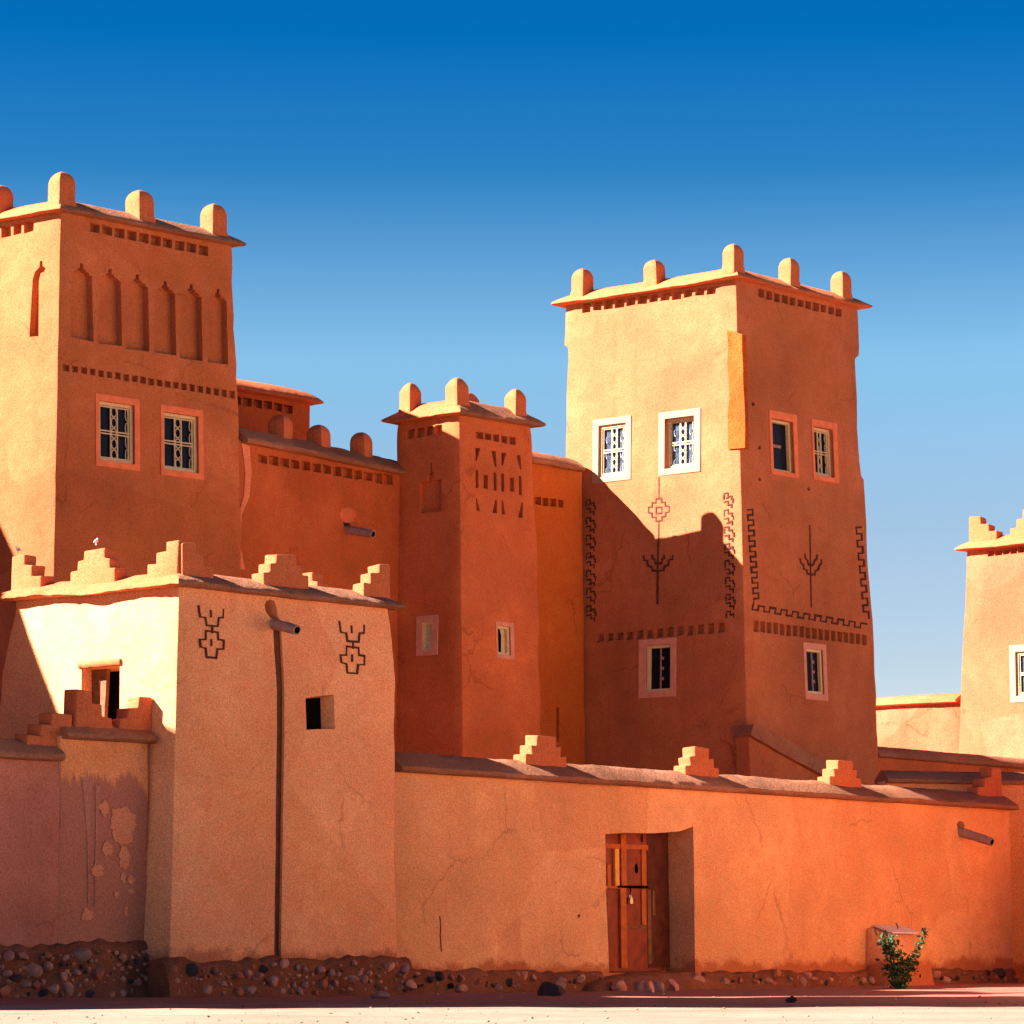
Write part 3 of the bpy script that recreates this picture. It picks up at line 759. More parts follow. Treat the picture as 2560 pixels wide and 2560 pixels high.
# ---------------------------------------------------------------- middle wall between the left and centre towers
def slab_ring(face, pxl, pxr, thick, zt):
    """vertical-ended wall: ring function"""
    A0 = face.atz(pxl, zt); B0 = face.atz(pxr, zt); ua = (A0 - face.o).dot(face.u); ub = (B0 - face.o).dot(face.u)
    def f(z):
        v = (z - face.o.z) / face.v.z
        A = face.P(ua, v); B = face.P(ub, v)
        return [A, B, B - face.nh * thick, A - face.nh * thick]
    return f
def wall_face(px, py, D, a, batter=0.0):
    c = at(px, py, D); t = c + Vector((0, 0, 1)); u = udir(a); n = Vector((u.y, -u.x, 0))
    if n.dot(CAM - c) < 0: n = -n
    return Face(c, t - n * batter, u)

MW = wall_face(604, 1400, 57.9, 33.5, 0.01)
mw = thing('house_block', 'shaded block between the left tower and slim centre tower, with square vents and a spout', 'house', (0, 0, 0))
zt = MW.hit(800, 1142).z
mw.location = (MW.o.x + 1, MW.o.y + 3, 0)
cut_ = bmesh.new()
def z3(x, y): return (560 + x / 3.019, 880 + y / 3.019)
dentils(cut_, MW, z3(250, 770), z3(1275, 935), z3(1275, 1005), z3(250, 833), 13, 0.82, 0.13)
hole_px(cut_, MW, [z3(900, 1275), z3(925, 1268), z3(950, 1285), z3(955, 1320), z3(905, 1320)], 0.3)
body('wall', slab_ring(MW, 585, 1048, 3.0, zt), -0.1, zt, M['mid'], mw, cut_, [], 20, 0.05, 0.012, 15)
A = MW.atz(603, zt); B = MW.atz(1036, zt)
coping_line('coping', A, B, MW.nh, mw, 0.16, 0.26, 0.55, seed=3)
mm = dome_merlon_mesh(0.36, 0.50)
for px in (700, 797, 903):
    p = MW.atz(px, zt, -0.30); place('merlon', mm, Vector((p.x, p.y, zt + 0.22)), rz_of(MW.u) + .12, mw, (1, 1, random.uniform(.95, 1.05)))
spout(MW, 868, 1325, 0.62, mw, 0.085, 0.12)
ribbon('plaster_seam', MW, [(602, 1108), (612, 1180), (608, 1240), (592, 1290), (588, 1370), (595, 1422)], [(622, 1116), (627, 1180), (622, 1240), (602, 1290), (600, 1370), (611, 1424)], mw, M['seam'], 0.02)
blob('plaster_patch', MW, 868, 1288, 22, 18, mw, M['halo'], 3)

# ---------------------------------------------------------------- house behind
BH = wall_face(779, 1010, 66.5, 43, 0.0)
bh = thing('background_house', 'partly hidden house rising behind the middle block, its mud coping half in sun', 'house', (0, 0, 0))
zt = BH.hit(690, 990).z; bh.location = (BH.o.x - 2, BH.o.y + 2, 0)
cut_ = bmesh.new()
dentils(cut_, BH, z3(60, 325), z3(525, 405), z3(522, 468), z3(60, 385), 6, 0.80, 0.13)
rf = slab_ring(BH, 520, 779, 3.4, zt)
body('wall', rf, -0.1, zt, M['mid'], bh, cut_, [], 14, 0.05, 0.012, 21)
coping_ring('coping', rf(zt), zt, bh, 0.20, 0.30, 0.5, seed=14)

# ---------------------------------------------------------------- ochre link wall
LK = wall_face(1400, 1400, 64.6, 40.5, 0.01)
lk = thing('link_wall', 'narrow bright ochre wall squeezed between the slim centre tower and big tower', 'wall', (0, 0, 0))
zt = LK.hit(1400, 1166).z; lk.location = (LK.o.x, LK.o.y + .4, 0)
cut_ = bmesh.new()
dentils(cut_, LK, z4(1130, 1090), z4(1362, 1118), z4(1360, 1178), z4(1130, 1148), 4, 0.86, 0.12)
hole_px(cut_, LK, [(1391, 1772), (1394, 1766), (1398, 1772), (1398, 1855), (1391, 1855)], 0.3)
body('wall', slab_ring(LK, 1318, 1457, 2.5, zt), -0.1, zt, M['link'], lk, cut_, [], 20, 0.03, 0.01, 25)
coping_line('coping', LK.atz(1318, zt), LK.atz(1452, zt), LK.nh, lk, 0.12, 0.22, 0.45, seed=17, n=16, back=False)

# ---------------------------------------------------------------- near tower
NT = Tower((447, 1462), (425, 2375), 43.0, 0.35, 53, 43.5,
           [(34, 1494), (32, 1538), (18, 1588), (6, 1669), (-4, 1760), (-16, 1900)],
           [(974, 1522), (985, 1598), (990, 1730), (991, 1940), (994, 2390)])
ntw = thing('mud_tower', 'squat front tower with stepped merlons, two carved emblems and a brown drain streak', 'tower', NT.foot())
cut_ = bmesh.new()
def z5(x, y): return (400 + x / 3.019, 1300 + y / 3.019)
def z6(x, y): return (x / 3.578, 1320 + y / 3.578)
# deep window on the right face, splayed to the right
uvw = [NT.R.uv(*z5(*p)) for p in ((1098, 1340), (1320, 1315), (1325, 1580), (1105, 1585))]
uvi = [NT.R.uv(*z5(*p), -0.24) for p in ((1060, 1345), (1212, 1340), (1205, 1575), (1060, 1578))]
a_ = [(NT.R.uv(*z5(1098, 1340))[0], uvw[0][1])]
inn = [(uvw[0][0], uvw[0][1] - .01), (uvw[0][0] + (uvw[1][0] - uvw[0][0]) * 0.86, uvw[1][1] - .03), (uvw[0][0] + (uvw[1][0] - uvw[0][0]) * 0.86, uvw[2][1] + .02), (uvw[0][0], uvw[3][1] + .01)]
out_ = [(u + (u - inn[i][0]) * 0.5, v + (v - inn[i][1]) * 0.5) for i, (u, v) in enumerate(uvw)]
add_prism(cut_, [NT.R.P(u, v, -0.24) for u, v in inn], [NT.R.P(u, v, 0.2) for u, v in out_])
# sunlit doorway on the left face
dq = [(204, 1671), (300, 1663), (299, 1800), (203, 1800)]
hole_px(cut_, NT.L, dq, 0.45)
# spout mouth and drain channel
hole_px(cut_, NT.R, [z5(*p) for p in ((790, 640), (805, 612), (835, 600), (865, 612), (885, 660), (890, 720), (905, 755), (835, 740), (800, 690))], 0.9)
def chan(y): return 683 + 9 * max(0, min(1, (y - 1575) / 150)) - 7 * max(0, (y - 1800) / 600), 704 + 7 * max(0, min(1, (y - 1575) / 150)) - 9 * max(0, (y - 1800) / 600)
ys = [1572, 1640, 1725, 1850, 2000, 2200, 2392]
hole_px(cut_, NT.R, [(chan(y)[0], y) for y in ys] + [(chan(y)[1], y) for y in ys[::-1]], 0.07)
body('wall', NT.ring, -0.1, NT.ztop, M['near'], ntw, cut_, NT.kinks(), 44, 0.05, 0.011, 31)
ribbon('drain_channel', NT.R, [(chan(y)[0] + 0.5, y) for y in ys], [(chan(y)[1] - 0.5, y) for y in ys], ntw, M['brown'], 0).location = -NT.R.n * 0.045
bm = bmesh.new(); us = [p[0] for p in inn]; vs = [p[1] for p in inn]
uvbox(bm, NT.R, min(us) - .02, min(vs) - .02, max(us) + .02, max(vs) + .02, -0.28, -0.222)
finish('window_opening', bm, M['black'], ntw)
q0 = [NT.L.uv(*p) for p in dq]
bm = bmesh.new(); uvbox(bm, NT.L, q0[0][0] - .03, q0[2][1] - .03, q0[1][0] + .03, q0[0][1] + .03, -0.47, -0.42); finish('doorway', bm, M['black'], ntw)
e0 = NT.L.uv(204, 1700)[0]; e1 = NT.L.uv(270, 1700, -0.22)[0]
bm = bmesh.new()
for k in range(5):
    a = e0 - 0.02 + (e1 - e0 + .02) * k / 5; b = e0 - 0.02 + (e1 - e0 + .02) * (k + 1) / 5 - 0.006
    uvbox(bm, NT.L, a, q0[2][1] - .02, b, q0[0][1] + .02, -0.26 + 0.004 * (k % 2), -0.20 + 0.006 * (k % 3))
finish('shutter', bm, M['wood'], ntw)
bm = bmesh.new(); a = NT.L.uv(200, 1664); b = NT.L.uv(303, 1655)
rings = []
for k in range(13):
    t = k / 12; p = NT.L.P(a[0] + (b[0] - a[0]) * t, a[1] + (b[1] - a[1]) * t + 0.015 * nz((k, 0, 0), .9), 0.01)
    rings.append([p + NT.L.n * (0.035 * math.cos(w)) + Vector((0, 0, 0.05 * math.sin(w))) for w in [2 * math.pi * i / 8 for i in range(8)]])
add_loft(bm, rings); finish('lintel', bm, M['merlon'], ntw, smooth=60)
coping_ring('coping', NT.ring(NT.ztop), NT.ztop, ntw, 0.18, 0.20, 0.34, seed=33, jit=0.040)
ztn = NT.ztop + 0.18
fm = step_merlon_mesh(0.88, 0.43, 0.24, True, True, 3, 3)
hl = step_merlon_mesh(0.55, 0.44, 0.26, True, False, 3, 4)     # steps rise towards +x
hr = step_merlon_mesh(0.60, 0.44, 0.26, False, True, 3, 5)     # steps fall towards +x
def onR(px, inset=0.16): p = NT.R.atz(px, ztn, -inset); p.z = ztn; return p
def onL(px, inset=0.16): p = NT.L.atz(px, ztn, -inset); p.z = ztn; return p
place('merlon', fm, onR(702), rz_of(NT.R.u), ntw)
place('merlon', hl, onR(928), rz_of(NT.R.u), ntw)
place('merlon', fm, onL(246), rz_of(NT.L.u), ntw)
place('merlon', hr, onL(80), rz_of(NT.L.u), ntw)
place('merlon', hl, onL(421), rz_of(NT.L.u), ntw)
place('merlon', hr, onR(480), rz_of(NT.R.u), ntw)
rg = NT.ring(NT.ztop)
place('merlon', fm, Vector((*(rg[0].lerp(rg[3], 0.45)).xy, ztn)), rz_of(NT.R.u), ntw)
place('merlon', fm, Vector((*(rg[3].lerp(rg[2], 0.5)).xy, ztn)), rz_of(NT.L.u), ntw)
spout(NT.R, 683, 1560, 0.50, ntw, 0.075, 0.14)
def motif(ox, oy, parent, s=1.0):
    def c(x, y): return (ox + x, oy + y)
    pl = [[c(0, 0), c(4, 27), c(17, 29), c(20, 49), c(48, 51), c(50, 30), c(61, 29), c(62, 9)], [c(30, 11), c(31, 28)], [c(34, 51), c(34, 66)],
          [c(18, 62), c(48, 66), c(49, 84), c(63, 86), c(62, 108), c(47, 108), c(44, 130), c(20, 128), c(18, 106), c(5, 102), c(3, 84), c(18, 84), c(18, 62)], [c(32, 84), c(32, 99)]]
    strokes('carved_emblem', NT.R, pl, 0.026, parent)
motif(496, 1515, ntw); motif(848, 1554, ntw)
plinth(NT.R, 405, 1022, 0.50, ntw, 0.11, 100, 41, 0.68)

# ---------------------------------------------------------------- front yard wall with the door
CW = wall_face(990, 2400, 46.4, 39.0, 0.012)
cw = thing('yard_wall', 'long front wall with stepped merlons, a patched red door and clay spout near its end', 'wall', (0, 0, 0))
zc0 = CW.hit(1000, 1918).z; zc1 = CW.hit(2515, 2024).z; zt = (zc0 + zc1) / 2
cw.location = (CW.o.x + 5, CW.o.y + 6, 0)
cut_ = bmesh.new()
dpx = [(1513, 2085), (1560, 2082), (1640, 2083), (1700, 2078), (1733, 2066), (1735, 2160), (1736, 2300), (1738, 2432), (1523, 2432), (1516, 2250)]
hole_px(cut_, CW, dpx, 0.58)
hole_px(cut_, CW, [(2392, 2060), (2398, 2053), (2408, 2054), (2412, 2064), (2408, 2074), (2394, 2074)], 0.25)
hole_px(cut_, CW, [(1447 + 4 * math.cos(a), 2290 + 5 * math.sin(a)) for a in [2 * math.pi * k / 8 for k in range(8)]], 0.12)
body('wall', slab_ring(CW, 978, 2526, 0.85, zt), -0.1, zt, M['yard'], cw, cut_, [], 14, 0.05, 0.02, 51, 26)
coping_line('coping', CW.atz(985, zt), CW.atz(2530, zt), CW.nh, cw, 0.17, 0.23, 0.66, seed=53, n=110, jit=0.03)
fm = step_merlon_mesh(0.98, 0.46, 0.26, True, True, 3, 13); fm2 = step_merlon_mesh(0.94, 0.46, 0.26, True, True, 3, 14); hl2 = step_merlon_mesh(0.80, 0.50, 0.28, True, False, 3, 15)
for px, me in ((1351, fm), (1741, fm2), (2100, fm), (2461, hl2)):
    p = CW.atz(px, zt, -0.28); p.z = zt + 0.22; place('merlon', me, p, rz_of(CW.u), cw)
spout(CW, 2400, 2080, 0.68, cw, 0.085, 0.22)
# the door: sheet metal leaf with battens, 0.5 m behind the wall face
dn = -0.50
def duv(px, py): return CW.uv(px, py, dn)
def z7(x, y): return (1460 + x / 4.6, 2040 + y / 4.6)
l0 = duv(1505, 2090); l1 = duv(1664, 2425)
zs0 = duv(1600, 2428)[1]; zs1 = duv(1600, 2078)[1]
bm = bmesh.new(); uvbox(bm, CW, l0[0] - 0.3, zs0, l1[0], zs1 + .1, dn - 0.06, dn)
dr = finish('door', bm, M['doorred'], cw)
def strip(bm, x0, y0, x1, y1, th, mi=0):
    a = duv(*z7(x0, y1)); b = duv(*z7(x1, y0)); uvbox(bm, CW, a[0], a[1], b[0], b[1], dn - .01, dn + th, mi)
bm = bmesh.new()
strip(bm, 742, 200, 960, 1745, .008, 4); strip(bm, 742, 830, 960, 850, .022, 4)  # dark strips paint the deep shade on the leaf's right part
strip(bm, 235, 335, 720, 372, .030, 0); strip(bm, 235, 805, 470, 832, .031, 0)
strip(bm, 410, 210, 460, 800, .042, 0); strip(bm, 470, 190, 520, 800, .026, 2)
strip(bm, 650, 380, 695, 800, .034, 0); strip(bm, 660, 215, 690, 300, .034, 2)
strip(bm, 335, 380, 376, 800, .048, 1); strip(bm, 408, 835, 462, 1745, .044, 0); strip(bm, 650, 840, 692, 1252, .034, 0)
strip(bm, 255, 560, 290, 800, .030, 0); strip(bm, 265, 860, 292, 1700, .022, 2); strip(bm, 470, 1262, 700, 1292, .020, 3)
strip(bm, 520, 400, 650, 796, .014, 2); strip(bm, 475, 840, 640, 1250, .013, 2); strip(bm, 780, 860, 805, 1140, .02, 3); strip(bm, 735, 845, 760, 1700, .012, 3)
finish('batten', bm, [M['doororange'], M['dooryellow'], M['doorred'], M['wood'], M['doorshade']], dr)
bm = bmesh.new(); c = duv(*z7(594, 605)); p = [CW.P(c[0] + 0.05 * math.cos(a) * (1 if math.sin(a) < 0 else .85), c[1] + 0.078 * math.sin(a), 0) for a in [2 * math.pi * k / 16 for k in range(16)]]
add_prism(bm, [q + CW.n * (dn - .005) for q in p], [q + CW.n * (dn + .018) for q in p]); finish('peep_hole', bm, M['black'], dr)
bm = bmesh.new(); strip(bm, 365, 806, 720, 826, .036); finish('bolt', bm, M['black'], dr)
bm = bmesh.new(); c = duv(*z7(500, 975)); uvbox(bm, CW, c[0] - .035, c[1] - .05, c[0] + .035, c[1] + .02, dn + .045, dn + .085); uvbox(bm, CW, c[0] - .032, c[1] + .021, c[0] + .032, c[1] + .05, dn + .048, dn + .082, 1)
hk = [CW.P(c[0] + x, c[1] + y, dn + .06) for x, y in ((-.02, .045), (-.02, .09), (0, .115), (.02, .09), (.02, .045))]
add_tube(bm, hk, 0.008, 6, 1)
hk = [CW.P(c[0] + x, c[1] + y, dn + .045) for x, y in ((0, .10), (.03, .15), (.02, .2), (-.02, .22), (-.02, .24))]
add_tube(bm, hk, 0.014, 6, 2)
finish('padlock', bm, [M['brass'], M['steel'], M['black']], dr)
# earthen doorstep
z_s = CW.hit(1600, 2431, -0.3).z
bm = bmesh.new(); rings = []
uA = CW.uv(1440, 2440)[0]; uB = CW.uv(1790, 2440)[0]
for k in range(41):
    t = k / 40; u = uA + (uB - uA) * t
    e = math.sin(math.pi * t) ** 0.45 if 0 < t < 1 else 0.02
    p = CW.P(u, 0); p.z = 0
    oo = 0.40 * e + 0.05 * nz(p, 3, 2) + .08; hh = z_s * min(1, e * 1.05) + 0.02 * nz(p, 4, 8)
    rings.append([p + CW.nh * a + Vector((0, 0, b)) for a, b in ((-0.62, -.1), (oo + 0.16, -.1), (oo + .1, hh * 0.25), (oo, hh * 0.7), (oo - .10, hh * .96), (0.0, hh), (-0.62, hh + 0.005))])
add_loft(bm, rings); finish('doorstep', bm, M['mud'], cw, smooth=50)
plinth(CW, 1008, 1500, 0.30, cw, 0.10, 36, 61, 0.30, lambda t: 1.15 - 0.2 * t)
plinth(CW, 1755, 2530, 0.24, cw, 0.10, 60, 66, 0.42, None, 0.05, 0.11)
strokes('wall_crack', CW, [[(1099, 2290), (1101, 2318), (1100, 2340), (1103, 2378)]], 0.008, cw, M['brown'])

# ---------------------------------------------------------------- walls at the left edge
GW = wall_face(352, 2000, 43.25, 43.5, 0.006)
gw = thing('gate_wall', 'raised wall piece with two facing stepped merlons, peeling patches and lime drips', 'wall', (0, 0, 0))
zt = GW.hit(300, 1848).z; gw.location = (GW.o.x - .8, GW.o.y - .6, 0)
body('wall', slab_ring(GW, 149, 372, 0.55, zt), -0.1, zt, M['gate'], gw, None, [], 14, 0.004, 0.008, 71)
coping_line('coping', GW.atz(156, zt), GW.atz(378, zt), GW.nh, gw, 0.13, 0.16, 0.45, seed=73, n=36, jit=0.03)
a1 = step_merlon_mesh(0.66, 0.48, 0.26, False, True, 3, 21); a2 = step_merlon_mesh(0.56, 0.44, 0.26, True, False, 3, 22)
p = GW.atz(219, zt, -0.2); p.z = zt + .14; place('merlon', a1, p, rz_of(GW.u), gw)
p = GW.atz(325, zt, -0.2); p.z = zt + .14; place('merlon', a2, p, rz_of(GW.u), gw)
def z8(x, y): return (x / 2.356, 1740 + y / 2.356)
for i, (x, y, rx, ry) in enumerate(((612, 660, 27, 38), (718, 762, 84, 100), (632, 900, 28, 46), (735, 955, 36, 60), (572, 1030, 36, 32), (512, 1290, 30, 38), (722, 1070, 14, 30), (770, 1085, 26, 24), (770, 1150, 22, 12), (682, 1170, 10, 24), (738, 1260, 9, 36))):
    blob('plaster_patch', GW, *z8(x, y), rx / 2.356, ry / 2.356, gw, M['patch'], i + 2, 34, 0.013 + .0004 * i, 0.45)
for i, (x0, x1, y0, y1, xe) in enumerate(((480, 545, 480, 900, 518), (512, 522, 880, 1250, 517), (560, 592, 520, 1000, 560), (552, 560, 980, 1230, 556), (340, 358, 300, 780, 358))):
    m_ = (y0 + y1) / 2
    ribbon('lime_drip', GW, [z8(x0, y0), z8((x0 + xe) / 2 + 2, m_), z8(xe - 3, y1)], [z8(x1, y0 + 20), z8((x1 + xe) / 2 - 4, m_), z8(xe + 3, y1)], gw, M['drip'], 0.0105 + .0004 * i)
plinth(GW, 140, 425, 0.70, gw, 0.13, 90, 81, 0.66, None, 0.045, 0.11)
LW = wall_face(150, 2000, 41.75, 43.5, 0.006)
lw = thing('low_wall', 'purple-brown stained wall at the left edge with one stepped merlon on ragged coping', 'wall', (0, 0, 0))
zt = LW.hit(80, 1888).z; lw.location = (LW.o.x - 1, LW.o.y - .8, 0)
LW.o = GW.P(*GW.uv(150, 2000)) + GW.n * 0.006
body('wall', slab_ring(LW, -260, 151, 0.5, zt), -0.1, zt, M['lowwall'], lw, None, [], 14, 0.004, 0.008, 91)
coping_line('coping', LW.atz(-260, zt), LW.atz(150, zt), LW.nh, lw, 0.13, 0.20, 0.45, seed=93, n=44, jit=0.04)
p = LW.atz(104, zt, -0.2); p.z = zt + .15; place('merlon', step_merlon_mesh(0.72, 0.46, 0.28, True, False, 3, 23), p, rz_of(LW.u), lw)
plinth(LW, -240, 152, 0.72, lw, 0.13, 100, 101, 0.6, None, 0.045, 0.11)

# ---------------------------------------------------------------- right-hand background
def ft_ring():
    Lf = wall_face(2415, 1375, 73.0, -47, 0.0)
    le = [Lf.hit(*p) for p in ((2415, 1372), (2407, 1500), (2398, 1700), (2393, 1900))]
    def f(z):
        A = interp_poly(le, z); A.z = z
        Bq = le[0] + Lf.u * 4.6 ; B = Vector((Bq.x + (le[0].x - A.x) * 0.6, Bq.y + (le[0].y - A.y) * .6, z))
        return [A, B, B - Lf.nh * 4.2, A - Lf.nh * 4.2]
    return Lf, f
FTf, ftr = ft_ring()
ftw = thing('mud_tower', 'sunlit tower at the right edge with stepped merlons and a white-framed window', 'tower', (0, 0, 0))
zt = FTf.hit(2415, 1374).z; c = sum(ftr(0), Vector()) / 4; ftw.location = (c.x, c.y, 0)
cut_ = bmesh.new()
def z9(x, y): return (2100 + x / 2.61, 1260 + y / 2.61)
dentils(cut_, FTf, z9(960, 312), z9(1410, 252), z9(1410, 288), z9(960, 345), 9, 0.85, 0.12)
window(cut_, FTf, ftw, [(2526, 1614), (2622, 1607), (2620, 1752), (2524, 1756)], [(2540, 1630), (2608, 1625), (2606, 1736), (2539, 1741)], M['white'], 'ornate', 'skyglass', 0.09)
body('wall', ftr, -0.1, zt, M['far'], ftw, cut_, [], 16, 0.07, 0.014, 111)
coping_ring('coping', ftr(zt), zt, ftw, 0.20, 0.24, 0.28, seed=113, mat=M['merlon'])
fr = step_merlon_mesh(0.72, 0.58, 0.30, False, True, 3, 31); ff = step_merlon_mesh(1.2, 0.6, 0.30, True, True, 3, 32)
for px, me in ((2466, fr), (2590, ff), (2720, ff)):
    p = FTf.atz(px, zt, -0.18); p.z = zt + .18; place('merlon', me, p, rz_of(FTf.u), ftw)
FWf = wall_face(2395, 1800, 73.35, -52, 0.0)
fw_ = thing('far_wall', 'low sunlit wall with coping joining the big tower and right-edge tower', 'wall', (0, 0, 0))
zt = FWf.hit(2300, 1758).z; fw_.location = (FWf.o.x - 1, FWf.o.y + 1, 0)
body('wall', slab_ring(FWf, 2120, 2412, 0.8, zt), -0.1, zt, M['far'], fw_, None, [], 10, 0.03, 0.012, 121)
coping_line('coping', FWf.atz(2120, zt), FWf.atz(2396, zt), FWf.nh, fw_, 0.14, 0.16, 0.5, seed=123, n=24, jit=0.015, mat=M['merlon'])
RW = wall_face(2198, 1880, 66.4, 40, 0.0)
rw = thing('rear_wall', 'dark shaded wall running right from the big tower foot, below sunlit far wall', 'wall', (0, 0, 0))
zt = RW.hit(2300, 1898).z; rw.location = (RW.o.x + 1.5, RW.o.y + 2, 0)
body('wall', slab_ring(RW, 2150, 2640, 0.6, zt), -0.1, zt, M['tower'], rw, None, [], 10, 0.03, 0.012, 131)
coping_line('coping', RW.atz(2190, zt), RW.atz(2640, zt), RW.nh, rw, 0.10, 0.17, 0.5, seed=133, n=40, jit=0.012)
NW = wall_face(2400, 2000, 60.6, 76, 0.0)
nw = thing('side_wall', 'shaded side wall whose coping shows behind the last stepped merlon at right', 'wall', (0, 0, 0))
zt = NW.hit(2500, 1956).z; nw.location = (NW.o.x + 1, NW.o.y + .6, 0)
body('wall', slab_ring(NW, 2215, 2680, 0.5, zt), -0.1, zt, M['yard'], nw, None, [], 10, 0.03, 0.016, 141)
coping_line('coping', NW.atz(2215, zt), NW.atz(2680, zt), NW.nh, nw, 0.12, 0.17, 0.5, seed=143, n=40, jit=0.02)
# sloping parapet against the big tower
sw = thing('stair_parapet', 'sloping parapet with thick mud coping leaning against the foot of the big tower', 'wall', (0, 0, 0))
off0 = 0.34
pc = [(1866, 1840), (1876, 1812), (1890, 1811), (2090, 1925), (2090, 1962)]
uv = [BT.R.uv(*p, off0) for p in pc]; bm = bmesh.new()
add_prism(bm, [BT.R.P(u, v, 0.0) for u, v in uv], [BT.R.P(u, v, off0 + .10) for u, v in uv])
bmesh.ops.subdivide_edges(bm, edges=bm.edges, cuts=9, use_grid_fill=True)
for v in bm.verts: v.co += BT.R.n * 0.03 * nz(v.co, 3, 3) + Vector((0, 0, 0.03 * nz(v.co, 2.2, 6)))
sw.location = (BT.cb.x + 1, BT.cb.y, 0)
finish('coping', bm, M['coping'], sw, smooth=40)
pw = [(1872, 1842), (2088, 1962)]
uv = [BT.R.uv(*p, off0) for p in pw]; bv = (0 - BT.R.o.z) / BT.R.v.z
q = [uv[0], uv[1], (uv[1][0], bv), (uv[0][0], bv)]; bm = bmesh.new()
add_prism(bm, [BT.R.P(u, v, 0.02) for u, v in q], [BT.R.P(u, v, off0) for u, v in q])
finish('wall', bm, M['tower_b'], sw)

# ---------------------------------------------------------------- unseen blocks added outside the frame to shade and light the street
QD = Vector((-SUNH.y, SUNH.x, 0))
def oc(q, tau, z): p = SUNH * tau + QD * q; p.z = z; return p
T0 = -7.6
def back(p, dz=0.0):          # where the sun ray to p crosses the added shade slab
    return (p.dot(QD), p.z + dz + TEL * (p.dot(SUNH) - (T0 + 0.2)))
g0 = back(Vector((-6, 35.6, 0))); g1 = back(Vector((8.5, 38.5, 0)))
n0 = back(NT.L.hit(410, 1812)); n1 = back(NT.L.hit(150, 1795)); n2 = back(NT.L.hit(42, 1492)); n3 = back(NT.L.hit(20, 1500))
k0 = back(LT.L.hit(45, 1425)); k1 = back(LT.L.hit(35, 1385)); k2 = back(LT.L.hit(0, 1310)); k3 = back(LT.L.hit(-40, 1215)); km = back(LT.L.hit(120, 1440))
prof = [(g0[0], -0.2), (g0[0], g1[1]), (n0[0] - 0.9, g1[1]), (n0[0] - 0.85, n0[1]), (n0[0], n0[1]), (n1[0], n1[1]), (n2[0], n2[1] - .05), (n2[0] + 0.8, n2[1] - .05), (km[0], min(km[1], k0[1]) - 0.9), (k0[0], k0[1]), (k1[0], k1[1]), (k2[0], k2[1]), (k3[0], k3[1]), (k3[0] + 4, k3[1]), (k3[0] + 4, -0.2)]  # slab outline shaped from the shadow edges it should cast
bm = bmesh.new()
add_prism(bm, [oc(q, T0 - .2, z) for q, z in prof], [oc(q, T0 + .2, z) for q, z in prof])
lh = tag(finish('added_light_block', bm, M['tower']), 'unseen stepped slab added left of the frame to cast shade', 'house')
bm = bmesh.new(); u_ = udir(39); n_ = Vector((u_.y, -u_.x, 0)); p0 = at(2640, 2400, 57.0); p0.z = -0.1
add_box(bm, p0, n_ * 6.0, u_ * 4.0, Vector((0, 0, 4.2)))  # added block, bounces orange light onto the yard wall's end
ou = udir(39); on = Vector((ou.y, -ou.x, 0)); op = Vector((-1.6, 46.4, -0.1)) + on * 10.4 + ou * 3.2
obm = bmesh.new(); add_box(obm, op, ou * 26, on * 4, Vector((0, 0, 6.2)))  # added block, bounces sunlight onto the shaded front walls
tag(finish('added_light_block', obm, M['lime']), 'unseen long sunlit block added right of the frame to bounce light', 'house')
rh = tag(finish('added_light_block', bm, M['link']), 'unseen ochre block added right of the frame for warm bounce', 'house')

# ---------------------------------------------------------------- ground
bm = bmesh.new()
xs = [-1500, -400, -120, -50] + [-30 + i * 0.75 for i in range(81)] + [50, 120, 400, 1500]
ysg = [-60, 0, 10, 18] + [22 + i * 0.5 for i in range(80)] + [64, 70, 80, 110, 300, 900, 2500]
vv = []
for y in ysg:
    row = []
    for x in xs:
        z = 0.0
        if -31 < x < 31 and 21 < y < 62:
            z = 0.035 * nz((x, y, 0), 0.25, 3) + 0.016 * nz((x, y, 0), 0.9, 8)
        row.append(bm.verts.new((x, y, z)))
    vv.append(row)
for a, b in zip(vv, vv[1:]):
    for i in range(len(xs) - 1): bm.faces.new((a[i], a[i + 1], b[i + 1], b[i]))
gm, t, b = mat_base('dirt')
g = N(t, 'ShaderNodeTexCoord').outputs['Object']
n1 = noise_node(t, g, 0.35, 5, 0.6); n2 = noise_node(t, g, 3.0, 6, 0.65); n3 = noise_node(t, g, 30, 4, 0.7)
col = mixc(t, rng(t, n1.outputs[0], 0.35, 0.65), (0.29, 0.180, 0.128), (0.39, 0.252, 0.182))
col = mixc(t, rng(t, n2.outputs[0], 0.5, 0.75, 0, 0.7), col, (0.36, 0.20, 0.14))
col = mixc(t, rng(t, n3.outputs[0], 0.55, 0.8, 0, 0.5), col, (0.50, 0.36, 0.28))
mpg = N(t, 'ShaderNodeMapping'); mpg.inputs['Scale'].default_value = (0.35, 2.2, 1); mpg.inputs['Rotation'].default_value = (0, 0, 0.12); t.links.new(g, mpg.inputs[0])
n4 = noise_node(t, mpg.outputs[0], 1.6, 7, 0.7)      # wheel ruts and sweepings along the street
col = mixc(t, rng(t, n4.outputs[0], 0.50, 0.72, 0, 0.8), col, (0.20, 0.115, 0.075))
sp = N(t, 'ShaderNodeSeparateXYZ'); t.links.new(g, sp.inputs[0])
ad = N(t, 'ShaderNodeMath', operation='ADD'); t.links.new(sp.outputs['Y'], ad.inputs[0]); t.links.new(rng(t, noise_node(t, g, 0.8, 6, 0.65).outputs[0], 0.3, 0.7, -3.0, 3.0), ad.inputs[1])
col = mixc(t, rng(t, ad.outputs[0], 36.0, 39.5, 0, 0.9), col, mixc(t, rng(t, n2.outputs[0], 0.35, 0.7), (0.36, 0.13, 0.09), (0.26, 0.085, 0.06)))   # reddish soil by the walls, darkened to paint in the street's shade
